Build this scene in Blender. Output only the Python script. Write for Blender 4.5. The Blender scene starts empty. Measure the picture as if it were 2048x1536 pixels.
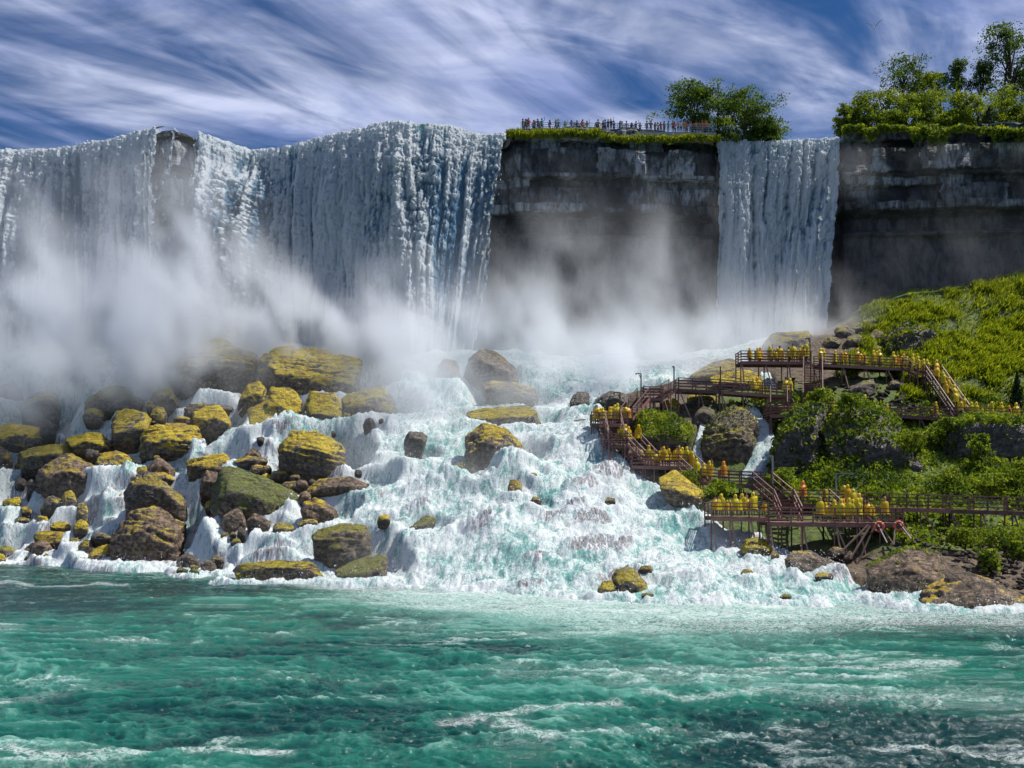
import bpy, bmesh, math, random
import numpy as np
from mathutils import Vector, Matrix, Euler

R = math.radians
random.seed(7)
RNG = np.random.default_rng(11)
SC = bpy.context.scene
COL = SC.collection

# ------------------------------------------------------------------ camera
F = 2048.0            # focal length in photo pixels (photo is 2048 wide)
HY = 990.0            # horizon row of the photo
CH = 7.0              # camera height above the river, metres
cam_d = bpy.data.cameras.new('camera')
cam_d.sensor_width = 36.0
cam_d.lens = 36.0
cam_d.shift_y = (HY - 768.0) / 2048.0
cam_d.clip_start = 0.5
cam_d.clip_end = 6000.0
cam = bpy.data.objects.new('camera', cam_d)
cam.location = (0, 0, CH)
cam.rotation_euler = (R(90), 0, 0)
COL.objects.link(cam)
SC.camera = cam

# ------------------------------------------------------------------ sun and sky
SUN = Vector((0.58, 0.05, 1.0)).normalized()
sun_d = bpy.data.lights.new('sun', 'SUN')
sun_d.energy = 3.9
sun_d.angle = R(0.6)
sun_d.color = (1.0, 0.95, 0.86)
sun = bpy.data.objects.new('sun', sun_d)
sun.rotation_euler = SUN.to_track_quat('Z', 'Y').to_euler()
sun.location = (60, 40, 120)
COL.objects.link(sun)

world = bpy.data.worlds.new('World')
SC.world = world
world.use_nodes = True
wn = world.node_tree
wn.nodes.clear()

def build_sky():
    N, L = wn.nodes, wn.links
    out = N.new('ShaderNodeOutputWorld')
    bg = N.new('ShaderNodeBackground')
    bg.inputs['Strength'].default_value = 0.15
    L.new(bg.outputs[0], out.inputs['Surface'])
    sky = N.new('ShaderNodeTexSky')
    sky.sky_type = 'NISHITA'
    sky.sun_disc = False
    sky.sun_elevation = math.asin(SUN.z)
    sky.sun_rotation = math.atan2(SUN.x, SUN.y)
    sky.air_density = 0.9
    sky.dust_density = 0.0
    sky.ozone_density = 4.0
    hs = N.new('ShaderNodeHueSaturation')
    hs.inputs['Saturation'].default_value = 1.15
    hs.inputs['Value'].default_value = 0.27
    L.new(sky.outputs[0], hs.inputs['Color'])
    tc = N.new('ShaderNodeTexCoord')
    sep = N.new('ShaderNodeSeparateXYZ')
    L.new(tc.outputs['Generated'], sep.inputs[0])
    # project the direction on a cloud deck far above, so clouds flatten towards the horizon
    zz = N.new('ShaderNodeMath'); zz.operation = 'ADD'; zz.inputs[1].default_value = 0.10
    ab = N.new('ShaderNodeMath'); ab.operation = 'ABSOLUTE'
    L.new(sep.outputs['Z'], ab.inputs[0]); L.new(ab.outputs[0], zz.inputs[0])
    dv = N.new('ShaderNodeVectorMath'); dv.operation = 'DIVIDE'
    cb = N.new('ShaderNodeCombineXYZ')
    for k in 'XYZ': L.new(zz.outputs[0], cb.inputs[k])
    L.new(tc.outputs['Generated'], dv.inputs[0]); L.new(cb.outputs[0], dv.inputs[1])
    def cloud(scale, rot, stretch, detail, dist, lo, hi, off, rough=0.58):
        mp = N.new('ShaderNodeMapping')
        mp.inputs['Rotation'].default_value = (0, 0, R(rot))
        mp.vector_type = 'TEXTURE'                     # stretch along the turned axis
        mp.inputs['Scale'].default_value = (1 / (scale * stretch), 1 / scale, 1.0)
        mp.inputs['Location'].default_value = (off, off * .7, off * .3)
        L.new(dv.outputs[0], mp.inputs['Vector'])
        nz = N.new('ShaderNodeTexNoise')
        nz.inputs['Scale'].default_value = 1.0
        nz.inputs['Detail'].default_value = detail
        nz.inputs['Roughness'].default_value = rough
        nz.inputs['Distortion'].default_value = dist
        L.new(mp.outputs[0], nz.inputs['Vector'])
        mr = N.new('ShaderNodeMapRange'); mr.interpolation_type = 'SMOOTHSTEP'
        mr.inputs['From Min'].default_value = lo; mr.inputs['From Max'].default_value = hi
        L.new(nz.outputs['Fac'], mr.inputs['Value'])
        return mr.outputs['Result']
    a = cloud(2.8, 50, 0.40, 6, 0.9, 0.38, 0.66, 3.1, .52)
    b = cloud(6.0, 30, 0.5, 7, 0.9, 0.40, 0.74, 7.7, 0.55)
    c = cloud(2.4, 25, 0.55, 5, 0.6, 0.32, 0.60, 4.6)
    m1 = N.new('ShaderNodeMath'); m1.operation = 'MULTIPLY_ADD'; m1.inputs[1].default_value = 0.55
    L.new(b, m1.inputs[0]); L.new(a, m1.inputs[2])
    m2 = N.new('ShaderNodeMath'); m2.operation = 'MULTIPLY'
    m3 = N.new('ShaderNodeMath'); m3.operation = 'MULTIPLY_ADD'; m3.inputs[1].default_value = 0.75; m3.inputs[2].default_value = 0.3
    L.new(c, m3.inputs[0])
    L.new(m1.outputs[0], m2.inputs[0]); L.new(m3.outputs[0], m2.inputs[1])
    cl = N.new('ShaderNodeClamp'); L.new(m2.outputs[0], cl.inputs['Value'])
    sh = cloud(4.2, 20, 0.6, 7, 0.6, 0.30, 0.72, 11.3)      # thicker and thinner cloud
    cm = N.new('ShaderNodeMixRGB'); cm.inputs['Color1'].default_value = (1.05, 1.4, 2.7, 1); cm.inputs['Color2'].default_value = (2.85, 3.1, 4.1, 1)
    L.new(sh, cm.inputs['Fac'])
    mix = N.new('ShaderNodeMixRGB'); L.new(cm.outputs[0], mix.inputs['Color2'])
    tn = N.new('ShaderNodeMixRGB'); tn.blend_type = 'MULTIPLY'; tn.inputs['Fac'].default_value = 1.0; tn.inputs['Color2'].default_value = (0.64, 0.86, 1.10, 1)
    L.new(hs.outputs[0], tn.inputs['Color1'])
    L.new(cl.outputs[0], mix.inputs['Fac']); L.new(tn.outputs[0], mix.inputs['Color1'])
    L.new(mix.outputs[0], bg.inputs['Color'])
build_sky()

SC.view_settings.view_transform = 'Standard'
SC.view_settings.look = 'None'
SC.view_settings.exposure = 0.62
SC.view_settings.gamma = 1.0
SC.view_settings.use_curve_mapping = False
SC.cycles.use_denoising = True
SC.cycles.max_bounces = 10
SC.cycles.diffuse_bounces = 3
SC.cycles.glossy_bounces = 2
SC.cycles.transmission_bounces = 3
SC.cycles.volume_bounces = 5
SC.cycles.use_adaptive_sampling = True
SC.cycles.adaptive_threshold = 0.025
SC.cycles.transparent_max_bounces = 8
SC.cycles.caustics_reflective = False
SC.cycles.caustics_refractive = False
SC.cycles.volume_step_rate = 1.0

# ------------------------------------------------------------------ numpy noise
def _hash(i, j, k, s):
    h = (i.astype(np.int64) * 374761393 + j.astype(np.int64) * 668265263 + k.astype(np.int64) * 2147483647 + s * 974711) & 0xFFFFFFFF
    h = ((h ^ (h >> 13)) * 1274126177) & 0xFFFFFFFF
    h = ((h ^ (h >> 16)) * 2246822519) & 0xFFFFFFFF
    return ((h ^ (h >> 15)) & 0xFFFFFF).astype(np.float32) / 16777215.0

def vnoise(x, y, z=None, s=0):
    """value noise, range 0..1"""
    x = np.asarray(x, dtype=np.float32); y = np.asarray(y, dtype=np.float32)
    xi = np.floor(x); yi = np.floor(y)
    fx = x - xi; fy = y - yi
    fx = fx * fx * fx * (fx * (fx * 6 - 15) + 10); fy = fy * fy * fy * (fy * (fy * 6 - 15) + 10)
    xi = xi.astype(np.int32); yi = yi.astype(np.int32)
    def layer(zi):
        a = _hash(xi, yi, zi, s); b = _hash(xi + 1, yi, zi, s)
        c = _hash(xi, yi + 1, zi, s); d = _hash(xi + 1, yi + 1, zi, s)
        return (a + (b - a) * fx) * (1 - fy) + (c + (d - c) * fx) * fy
    if z is None:
        return layer(np.zeros_like(xi))
    z = np.asarray(z, dtype=np.float32)
    zi = np.floor(z); fz = z - zi; fz = fz * fz * (3 - 2 * fz); zi = zi.astype(np.int32)
    return layer(zi) * (1 - fz) + layer(zi + 1) * fz

def fbm(x, y, z=None, o=4, s=0, g=0.5):
    t = 0; a = 1.0; n = 0
    for k in range(o):
        f = 2.03 ** k
        t = t + a * vnoise(x * f + 13.7 * k, y * f - 7.1 * k, None if z is None else z * f + 3.3 * k, s + k)
        n += a; a *= g
    return t / n

def billow(x, y, z=None, o=3, s=0, g=0.5):
    """rounded lumps with sharp creases, range 0..1 (lump tops near 1)"""
    t = 0; a = 1.0; n = 0
    for k in range(o):
        f = 2.03 ** k
        v = vnoise(x * f + 5.7 * k, y * f - 9.1 * k, None if z is None else z * f + 3.3 * k, s + k)
        t = t + a * np.abs(2 * v - 1); n += a; a *= g
    return t / n

def sstep(a, b, x):
    t = np.clip((x - a) / (b - a), 0, 1)
    return t * t * (3 - 2 * t)

# ------------------------------------------------------------------ mesh helpers
def mesh_np(name, V, faces, mat=None, smooth=True, attrs=None):
    """V (N,3), faces (M,3|4) -> mesh datablock with optional point attributes"""
    V = np.ascontiguousarray(V, dtype=np.float32); faces = np.ascontiguousarray(faces, dtype=np.int32)
    me = bpy.data.meshes.new(name)
    k = faces.shape[1] if len(faces) else 3
    me.vertices.add(len(V)); me.vertices.foreach_set('co', V.ravel())
    if len(faces):
        me.loops.add(faces.size); me.loops.foreach_set('vertex_index', faces.ravel())
        me.polygons.add(len(faces))
        me.polygons.foreach_set('loop_start', np.arange(0, faces.size, k, dtype=np.int32))
        me.polygons.foreach_set('use_smooth', np.full(len(faces), bool(smooth)))
    for an, av in (attrs or {}).items():
        at = me.attributes.new(an, 'FLOAT', 'POINT')
        at.data.foreach_set('value', np.ascontiguousarray(av, dtype=np.float32).ravel())
    me.update(calc_edges=True)
    if mat: me.materials.append(mat)
    return me

def grid_faces(nr, nc):
    i = np.arange(nr * nc, dtype=np.int32).reshape(nr, nc)
    return np.stack([i[:-1, :-1], i[:-1, 1:], i[1:, 1:], i[1:, :-1]], -1).reshape(-1, 4)

def obj(name, me, parent=None, loc=None):
    o = bpy.data.objects.new(name, me)
    COL.objects.link(o)
    if loc is not None: o.location = loc
    if parent is not None:
        o.parent = parent
        if parent.type == 'EMPTY' or True:
            o.matrix_parent_inverse = Matrix.Identity(4)
    return o

def tag(o, label=None, cat=None, group=None, kind=None):
    if label: o['label'] = label
    if cat: o['category'] = cat
    if group: o['group'] = group
    if kind: o['kind'] = kind
    return o

def empty(name, loc, label, cat, group=None):
    o = bpy.data.objects.new(name, None)
    o.location = loc; o.empty_display_size = 0.3
    COL.objects.link(o)
    return tag(o, label, cat, group)

def px2w(px, py, Y):
    return np.array([(px - 1024.0) / F * Y, Y, CH + (HY - py) / F * Y])

def P(px, py, Y):
    return Vector(((px - 1024.0) / F * Y, Y, CH + (HY - py) / F * Y))

# ------------------------------------------------------------------ materials
def new_mat(name):
    m = bpy.data.materials.new(name); m.use_nodes = True
    nt = m.node_tree
    bs = nt.nodes['Principled BSDF']
    return m, nt, bs

class NT:
    """tiny node-graph writer"""
    def __init__(s, nt): s.nt = nt
    def n(s, t, **kw):
        nd = s.nt.nodes.new(t)
        for k, v in kw.items(): setattr(nd, k, v)
        return nd
    def put(s, sock, v):
        if hasattr(v, 'is_output'): s.nt.links.new(v, sock)
        elif isinstance(v, (tuple, list)) and len(v) == 3 and sock.type == 'RGBA': sock.default_value = (*v, 1)
        else: sock.default_value = v
    def math(s, op, a, b=None, c=None, clamp=False):
        nd = s.n('ShaderNodeMath', operation=op, use_clamp=clamp)
        for i, v in enumerate((a, b, c)):
            if v is not None: s.put(nd.inputs[i], v)
        return nd.outputs[0]
    def mix(s, f, a, b, mode='MIX'):
        nd = s.n('ShaderNodeMixRGB', blend_type=mode)
        s.put(nd.inputs[0], f); s.put(nd.inputs[1], a); s.put(nd.inputs[2], b)
        return nd.outputs[0]
    def rng(s, v, a, b, c=0.0, d=1.0):
        nd = s.n('ShaderNodeMapRange', interpolation_type='SMOOTHSTEP')
        for i, w in enumerate((v, a, b, c, d)): s.put(nd.inputs[i], w)
        return nd.outputs[0]
    def attr(s, name, t='GEOMETRY', out='Fac'):
        nd = s.n('ShaderNodeAttribute', attribute_name=name, attribute_type=t)
        return nd.outputs[out]
    def coord(s, scale=(1, 1, 1), out='Object', rot=(0, 0, 0)):
        tc = s.n('ShaderNodeTexCoord'); mp = s.n('ShaderNodeMapping')
        mp.inputs['Scale'].default_value = scale; mp.inputs['Rotation'].default_value = rot
        s.nt.links.new(tc.outputs[out], mp.inputs[0])
        return mp.outputs[0]
    def wpos(s, scale=(1, 1, 1), rot=(0, 0, 0)):
        g = s.n('ShaderNodeNewGeometry'); mp = s.n('ShaderNodeMapping')
        mp.inputs['Scale'].default_value = scale; mp.inputs['Rotation'].default_value = rot
        s.nt.links.new(g.outputs['Position'], mp.inputs[0])
        return mp.outputs[0]
    def noise(s, vec, scale=1.0, detail=4, rough=0.55, dist=0.0, out='Fac'):
        nd = s.n('ShaderNodeTexNoise')
        s.put(nd.inputs['Vector'], vec); nd.inputs['Scale'].default_value = scale
        nd.inputs['Detail'].default_value = detail; nd.inputs['Roughness'].default_value = rough
        nd.inputs['Distortion'].default_value = dist
        return nd.outputs[out]
    def voro(s, vec, scale, feature='F1', out='Distance'):
        nd = s.n('ShaderNodeTexVoronoi', feature=feature)
        s.put(nd.inputs['Vector'], vec); nd.inputs['Scale'].default_value = scale
        return nd.outputs[out]
    def bump(s, h, strength=0.5, dist=0.1):
        nd = s.n('ShaderNodeBump'); nd.inputs['Strength'].default_value = strength
        nd.inputs['Distance'].default_value = dist
        s.nt.links.new(h, nd.inputs['Height'])
        return nd.outputs[0]

def m_flat(name, col, rough=0.7, spec=0.3, var=0.0, scale=3.0):
    m, nt, bs = new_mat(name); g = NT(nt)
    bs.inputs['Roughness'].default_value = rough
    bs.inputs['Specular IOR Level'].default_value = spec
    if var:
        nz = g.noise(g.coord(), scale, 4)
        c = g.mix(g.rng(nz, 0.3, 0.7), tuple(v * (1 - var) for v in col), tuple(min(1, v * (1 + var)) for v in col))
        g.put(bs.inputs['Base Color'], c)
    else:
        bs.inputs['Base Color'].default_value = (*col, 1)
    return m

def m_rock():
    """boulder rock: grey-brown stone with moss on its upward faces.
    Object colour: R moss amount, G moss hue (0 yellow - 1 green), B brown tone, A wetness, also shade painted on the dark crags"""
    m, nt, bs = new_mat('mossy_rock'); g = NT(nt)
    oi = g.n('ShaderNodeObjectInfo'); sp = g.n('ShaderNodeSeparateColor')
    nt.links.new(oi.outputs['Color'], sp.inputs[0])
    moss, hue, tone = sp.outputs[0], sp.outputs[1], sp.outputs[2]
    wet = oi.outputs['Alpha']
    p = g.wpos()
    n1 = g.noise(p, 0.55, 6, 0.6); n2 = g.noise(p, 2.6, 6, 0.65)
    n3 = g.noise(g.wpos((0.6, 0.6, 3.6), (R(14), R(-9), 0)), 1.0, 6, 0.6, 0.8)
    n4 = g.noise(p, 9.0, 4, 0.7)
    grey = g.mix(g.rng(n2, 0.35, 0.68), (0.06, 0.053, 0.046), (0.25, 0.215, 0.175))
    brown = g.mix(g.rng(n2, 0.35, 0.68), (0.07, 0.045, 0.03), (0.35, 0.24, 0.16))
    rock = g.mix(tone, grey, brown)
    rock = g.mix(g.rng(n3, 0.52, 0.66, 0, 0.6), rock, (0.035, 0.03, 0.027))
    n5 = g.noise(g.wpos((1, 1, 1.6)), 0.8, 5, 0.6, 1.5)
    crack = g.rng(g.math('ABSOLUTE', g.math('SUBTRACT', n5, 0.5)), 0.018, 0.0)
    rock = g.mix(g.math('MULTIPLY', crack, .8), rock, (0.02, 0.017, 0.015))
    rock = g.mix(g.math('MULTIPLY', wet, 0.65), rock, (0.03, 0.03, 0.03))  # blends towards near black: wet stone, and the crags' painted shade
    geo = g.n('ShaderNodeNewGeometry'); sx = g.n('ShaderNodeSeparateXYZ')
    nt.links.new(geo.outputs['Normal'], sx.inputs[0])
    up = g.math('ADD', sx.outputs['Z'], g.math('MULTIPLY', g.math('SUBTRACT', n1, 0.5), 2.6))
    up = g.math('ADD', up, g.math('MULTIPLY', g.math('SUBTRACT', n2, 0.5), 0.9))
    thr = g.math('SUBTRACT', 1.14, g.math('MULTIPLY', moss, 1.15))
    msk = g.rng(g.math('SUBTRACT', up, thr), 0.0, 0.28)
    msk = g.math('MULTIPLY', msk, g.rng(n3, 0.66, 0.5, 0.15, 1.0))
    msk = g.math('MULTIPLY', msk, g.rng(moss, 0.0, 0.15))
    msk = g.math('MULTIPLY', msk, g.math('SUBTRACT', 1.0, g.math('MULTIPLY', crack, .8)))
    yel = g.mix(g.rng(n4, 0.3, 0.7), (0.28, 0.20, 0.008), (0.66, 0.50, 0.014))
    yel = g.mix(g.rng(n1, 0.5, 0.75), yel, (0.30, 0.15, 0.014))
    grn = g.mix(g.rng(n4, 0.3, 0.7), (0.045, 0.065, 0.012), (0.17, 0.19, 0.035))
    mc = g.mix(hue, yel, grn)
    ob = g.n('ShaderNodeTexCoord'); oz = g.n('ShaderNodeSeparateXYZ'); nt.links.new(ob.outputs['Object'], oz.inputs[0])
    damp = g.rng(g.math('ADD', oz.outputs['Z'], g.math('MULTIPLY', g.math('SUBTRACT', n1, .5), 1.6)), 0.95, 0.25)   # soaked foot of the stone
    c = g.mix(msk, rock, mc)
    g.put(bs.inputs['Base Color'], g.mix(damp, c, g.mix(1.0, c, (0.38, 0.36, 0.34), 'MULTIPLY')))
    g.put(bs.inputs['Roughness'], g.math('SUBTRACT', 0.85, g.math('MULTIPLY', wet, 0.5)))
    h = g.math('SUBTRACT', g.math('MULTIPLY', n2, 0.6), g.math('MULTIPLY', crack, .35))
    h = g.math('ADD', h, g.math('ADD', g.math('MULTIPLY', n3, 0.7), g.math('MULTIPLY', n4, 0.3)))
    g.put(bs.inputs['Normal'], g.bump(h, 0.9, 0.35))
    return m

def m_foliage(name, dark, mid, light, trans=0.48):
    m, nt, bs = new_mat(name); g = NT(nt)
    t = g.attr('tint')
    c = g.mix(g.rng(t, 0.0, 0.55), dark, mid)
    c = g.mix(g.rng(t, 0.5, 1.0), c, light)
    g.put(bs.inputs['Base Color'], c)
    bs.inputs['Roughness'].default_value = 0.6
    bs.inputs['Specular IOR Level'].default_value = 0.25
    tr = g.n('ShaderNodeBsdfTranslucent'); g.put(tr.inputs['Color'], g.mix(1.0, c, (1.25, 1.3, 0.55), 'MULTIPLY'))
    mx = g.n('ShaderNodeMixShader'); mx.inputs[0].default_value = trans
    nt.links.new(bs.outputs[0], mx.inputs[1]); nt.links.new(tr.outputs[0], mx.inputs[2])
    nt.links.new(mx.outputs[0], nt.nodes['Material Output'].inputs['Surface'])
    return m
# ------------------------------------------------------------------ lie of the land
SHORE_PX = np.array([-900, -300, 0, 200, 350, 480, 650, 800, 1000, 1200, 1500, 1750, 2048, 2300, 3000], float)
SHORE_PY = np.array([1112, 1118, 1126, 1138, 1146, 1156, 1166, 1174, 1188, 1202, 1210, 1206, 1216, 1222, 1235], float)
def shoreY(px): return CH * F / (np.interp(px, SHORE_PX, SHORE_PY) - HY)
BASE_PX = [-900, -300, 0, 250, 500, 700, 900, 1100, 1300, 1450, 1580]
BASE_PY = [715, 705, 700, 690, 690, 690, 700, 715, 715, 700, 690]
BASE_Y  = [142, 140, 138, 133, 134, 131, 131, 134, 134, 133, 133]

ctrl = []                                     # (X, Y, z)
for px in (-900, -300, 0, 250, 500, 750, 1000, 1200, 1400, 1600, 1750, 1900, 2048, 2300, 3000):
    ys = float(shoreY(px))
    ctrl += [((px - 1024) / F * ys, ys, 0.0), ((px - 1024) / F * (ys - 9), ys - 9, -3.0), ((px - 1024) / F * 25, 25, -9.0)]
for px, py, Y in zip(BASE_PX, BASE_PY, BASE_Y):
    p = px2w(px, py, Y); ctrl.append(tuple(p)); ctrl.append((p[0] * 1.1, Y + 14, p[2] + 1.5))
for px in (-900, -300, 0, 250, 500, 750, 1000, 1150):
    ys = float(shoreY(px)); yb = float(np.interp(px, BASE_PX, BASE_Y))
    zb = px2w(px, float(np.interp(px, BASE_PX, BASE_PY)), yb)[2]
    for t, k in ((0.3, 0.27), (0.62, 0.6)):
        Y = ys + t * (yb - ys); ctrl.append(((px - 1024) / F * Y, Y, zb * k))
for px, py, Y in [
    (1500, 1108, 79), (1620, 1110, 77), (1700, 1100, 78), (1850, 1064, 81), (2000, 1080, 80), (2048, 1170, 69), (1900, 1120, 73), (2200, 1080, 80),
    (1350, 962, 93), (1300, 985, 90), (1400, 1015, 86), (1460, 930, 97), (1450, 985, 90), (1560, 1010, 87), (1650, 1020, 87),
    (1250, 862, 99), (1210, 900, 96), (1200, 830, 104), (1310, 845, 101), (1400, 815, 103), (1520, 820, 103), (1600, 850, 100),
    (1700, 965, 90), (1700, 870, 97), (1800, 862, 99), (1900, 860, 100), (2000, 860, 100), (2200, 850, 100), (1950, 960, 90), (2030, 985, 87), (2250, 985, 87),
    (1650, 795, 107), (1800, 790, 106), (1500, 775, 109), (1560, 735, 115), (1700, 740, 114), (1850, 745, 113), (1960, 770, 108),
    (1850, 700, 119), (1930, 720, 114), (2000, 650, 123), (2048, 565, 131), (2150, 545, 131), (2400, 520, 131), (1750, 645, 128), (1850, 610, 129), (1940, 590, 130),
    (1450, 742, 118), (1400, 782, 110), (1300, 790, 110), (1340, 745, 120), (1600, 672, 127), (1750, 590, 139), (1900, 560, 139), (2100, 500, 140),
    (3000, 860, 100), (3000, 560, 131), (3000, 1080, 82)]:
    ctrl.append(tuple(px2w(px, py, Y)))
ctrl = np.array(ctrl)

def _rbf(C, c=5.0, lam=0.25):
    d = np.sqrt(((C[:, None, :2] - C[None, :, :2]) ** 2).sum(-1) + c * c)
    n = len(C); A = np.zeros((n + 3, n + 3)); A[:n, :n] = -d + np.eye(n) * lam
    A[:n, n] = 1; A[:n, n + 1:] = C[:, :2]; A[n, :n] = 1; A[n + 1:, :n] = C[:, :2].T
    b = np.zeros(n + 3); b[:n] = C[:, 2]
    return np.linalg.solve(A, b)
_w = _rbf(ctrl)
GX0, GX1, GY0, GY1, GS = -150.0, 160.0, 18.0, 160.0, 0.5
_gx = np.arange(GX0, GX1 + GS, GS); _gy = np.arange(GY0, GY1 + GS, GS)
_X, _Y = np.meshgrid(_gx, _gy)
_Z = _w[len(ctrl)] + _w[len(ctrl) + 1] * _X + _w[len(ctrl) + 2] * _Y
for k in range(len(ctrl)):
    _Z -= _w[k] * np.sqrt((_X - ctrl[k, 0]) ** 2 + (_Y - ctrl[k, 1]) ** 2 + 25.0)
_Z += (fbm(_X * 0.16, _Y * 0.16, o=4, s=31) - 0.5) * 1.6 * sstep(-1.5, 2.0, _Z)

def bil(A, X, Y):
    u = np.clip((np.asarray(X, float) - GX0) / GS, 0, A.shape[1] - 1.001); v = np.clip((np.asarray(Y, float) - GY0) / GS, 0, A.shape[0] - 1.001)
    i = u.astype(int); j = v.astype(int); a = u - i; b = v - j
    return (A[j, i] * (1 - a) + A[j, i + 1] * a) * (1 - b) + (A[j + 1, i] * (1 - a) + A[j + 1, i + 1] * a) * b
def zt(X, Y): return bil(_Z, X, Y)
_raysY = np.arange(40, 158, 0.2)
def ray_hit(px, py):
    X = (px - 1024) / F * _raysY; z = CH + (HY - py) / F * _raysY
    g = np.maximum(zt(X, _raysY), 0.0) + 0.2
    k = np.nonzero(g >= z)[0]
    return float(_raysY[k[0]]) if len(k) else 120.0

# where the slope is wet: image-left of this bank line (photo column of the bank for each row)
BANK_PY = [560, 690, 730, 760, 790, 850, 900, 950, 1000, 1050, 1080, 1110, 1140, 1180, 1210, 1300]
BANK_PX = [1660, 1600, 1440, 1330, 1215, 1200, 1235, 1285, 1390, 1440, 1530, 1610, 1690, 1770, 1930, 2300]
RILLS = [([(1478, 700), (1440, 735)], 30), ([(1424, 812), (1408, 850), (1396, 890), (1392, 935)], 13), ([(1492, 812), (1515, 845), (1532, 880), (1520, 915), (1496, 950)], 26), ([(1530, 748), (1545, 775)], 14)]
def wet_mask(px, py):
    m = sstep(14, -14, px - np.interp(py, BANK_PY, BANK_PX) + 26 * (fbm(px * 0.02, py * 0.02, o=3, s=77) - 0.5))
    for pts, w in RILLS:
        P_ = np.array(pts, float)
        cx = np.interp(py, P_[:, 1], P_[:, 0])
        inside = (py > P_[0, 1]) & (py < P_[-1, 1])
        m = np.maximum(m, inside * sstep(w * 1.2, w * 0.6, np.abs(px - cx)))
    return m

# boulders under a thin sheet of water (photo px, py, half width, half height)
VEILS = [(445, 905, 62, 26), (535, 1105, 58, 28), (1220, 935, 52, 40), (1200, 1085, 85, 38), (1165, 965, 42, 26), (1105, 1022, 40, 20),
         (1185, 1028, 55, 22), (835, 1005, 34, 26), (1180, 800, 42, 26), (300, 765, 34, 34), (105, 850, 40, 26), (235, 970, 34, 26),
         (660, 930, 40, 34), (1150, 1005, 30, 16), (970, 1050, 40, 22), (1075, 1105, 45, 26), (1240, 1150, 60, 20), (1700, 1140, 40, 20), (40, 965, 40, 24),
         (180, 1010, 44, 24), (90, 1060, 46, 22), (420, 1010, 26, 40), (270, 1000, 34, 40), (1060, 1160, 40, 16)]
VEIL3 = []
for (px, py, a, b) in VEILS:
    Y = ray_hit(px, py + b * 0.5)
    VEIL3.append(((px - 1024) / F * Y, Y + 0.4, a / F * Y * 1.05, a / F * Y * 0.75, b / F * Y * 1.5))

FLAT = []      # (X, Y, rx, ry, z) pools around boulders, filled while boulders are built
# ------------------------------------------------------------------ boulders
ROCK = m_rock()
def ico(n):
    bm = bmesh.new(); bmesh.ops.create_icosphere(bm, subdivisions=n, radius=1.0)
    V = np.array([v.co[:] for v in bm.verts]); Fc = np.array([[v.index for v in f.verts] for f in bm.faces]); bm.free()
    return V / np.linalg.norm(V, axis=1, keepdims=True), Fc
ICO = {3: ico(4), 4: ico(5), 5: ico(6)}       # 1280, 5120, 20480 faces

def hull_planes(pts):
    bm = bmesh.new()
    for p in pts: bm.verts.new(p)
    bmesh.ops.convex_hull(bm, input=bm.verts[:])
    bm.normal_update()
    pl = []
    for f in bm.faces:
        n = np.array(f.normal[:]); o = float(np.dot(n, np.array(f.verts[0].co[:])))
        if f.calc_area() < 1e-5: continue
        if all(np.dot(n, q[0]) < 0.985 or abs(o - q[1]) > 0.25 for q in pl): pl.append((n, o))
    bm.free()
    return pl

def star_solid(pts, res=4, p=44, rough=1.0, strata=0.0, seed=0):
    """a weathered block: the hull of pts, corners worn round, broken up by noise"""
    pts = np.array(pts); lo, hi = pts.min(0), pts.max(0)
    c = (lo + hi) / 2; e = np.maximum((hi - lo) / 2, 0.05)
    pl = hull_planes([tuple((q - c) / e) for q in pts])
    D, Fc = ICO[res]
    inv = np.zeros(len(D))
    Pn = (pts - c) / e; fr_ = np.random.default_rng(seed)
    for _ in range(13):                                        # broken corners
        n = fr_.normal(size=3); n /= np.linalg.norm(n)
        pl.append((n, float((Pn @ n).max()) * fr_.uniform(.76, .96)))
    for n, o in pl:
        o = max(o, 0.12)
        t = np.maximum(D @ n, 0) / o
        inv += t ** p
    r = inv ** (-1.0 / p)
    V = D * r[:, None] * e
    s = float(np.mean(e))
    f1 = fbm(V[:, 0] / s * 1.3 + seed, V[:, 1] / s * 1.3, V[:, 2] / s * 1.3, o=3, s=seed % 97)
    f2 = billow(V[:, 0] / s * 2.7 + seed, V[:, 1] / s * 2.7, V[:, 2] / s * 2.7, o=3, s=seed % 89)
    f3 = fbm(V[:, 0] * 2.2 + seed, V[:, 1] * 2.2, V[:, 2] * 2.2, o=3, s=seed % 83)
    k = 1 + rough * (0.09 * (f1 - 0.5) - 0.055 * (0.5 - f2) + 0.075 * (f3 - 0.5))
    cr_ = np.abs(fbm(V[:, 0] / s * 1.1 + seed, V[:, 1] / s * 1.1, V[:, 2] / s * 1.5, o=3, s=seed % 61) - .5)
    k -= 0.055 * rough * sstep(.035, .0, cr_)
    if strata:
        zz_ = V[:, 2] + (0.12 + .2 * math.sin(seed)) * V[:, 0] + 0.1 * V[:, 1]
        q = zz_ / (0.9 + 0.25 * (seed % 4)) + 2.4 * f1 + 1.5 * vnoise(zz_ * .9, zz_ * 0, s=seed)
        fr = q - np.floor(q); am = 0.3 + 1.2 * _hash(np.floor(q), np.floor(q) * 0, np.floor(q) * 0, seed)
        am = am * sstep(.35, .6, fbm(V[:, 0] / s * .9 + 5, V[:, 1] / s * .9, V[:, 2] / s * .9, o=2, s=seed % 71))
        k += strata * am * (0.07 * sstep(0.0, 0.7, fr) * sstep(1.0, 0.88, fr) - 0.03)
    return V * k[:, None] + c, Fc

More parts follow.
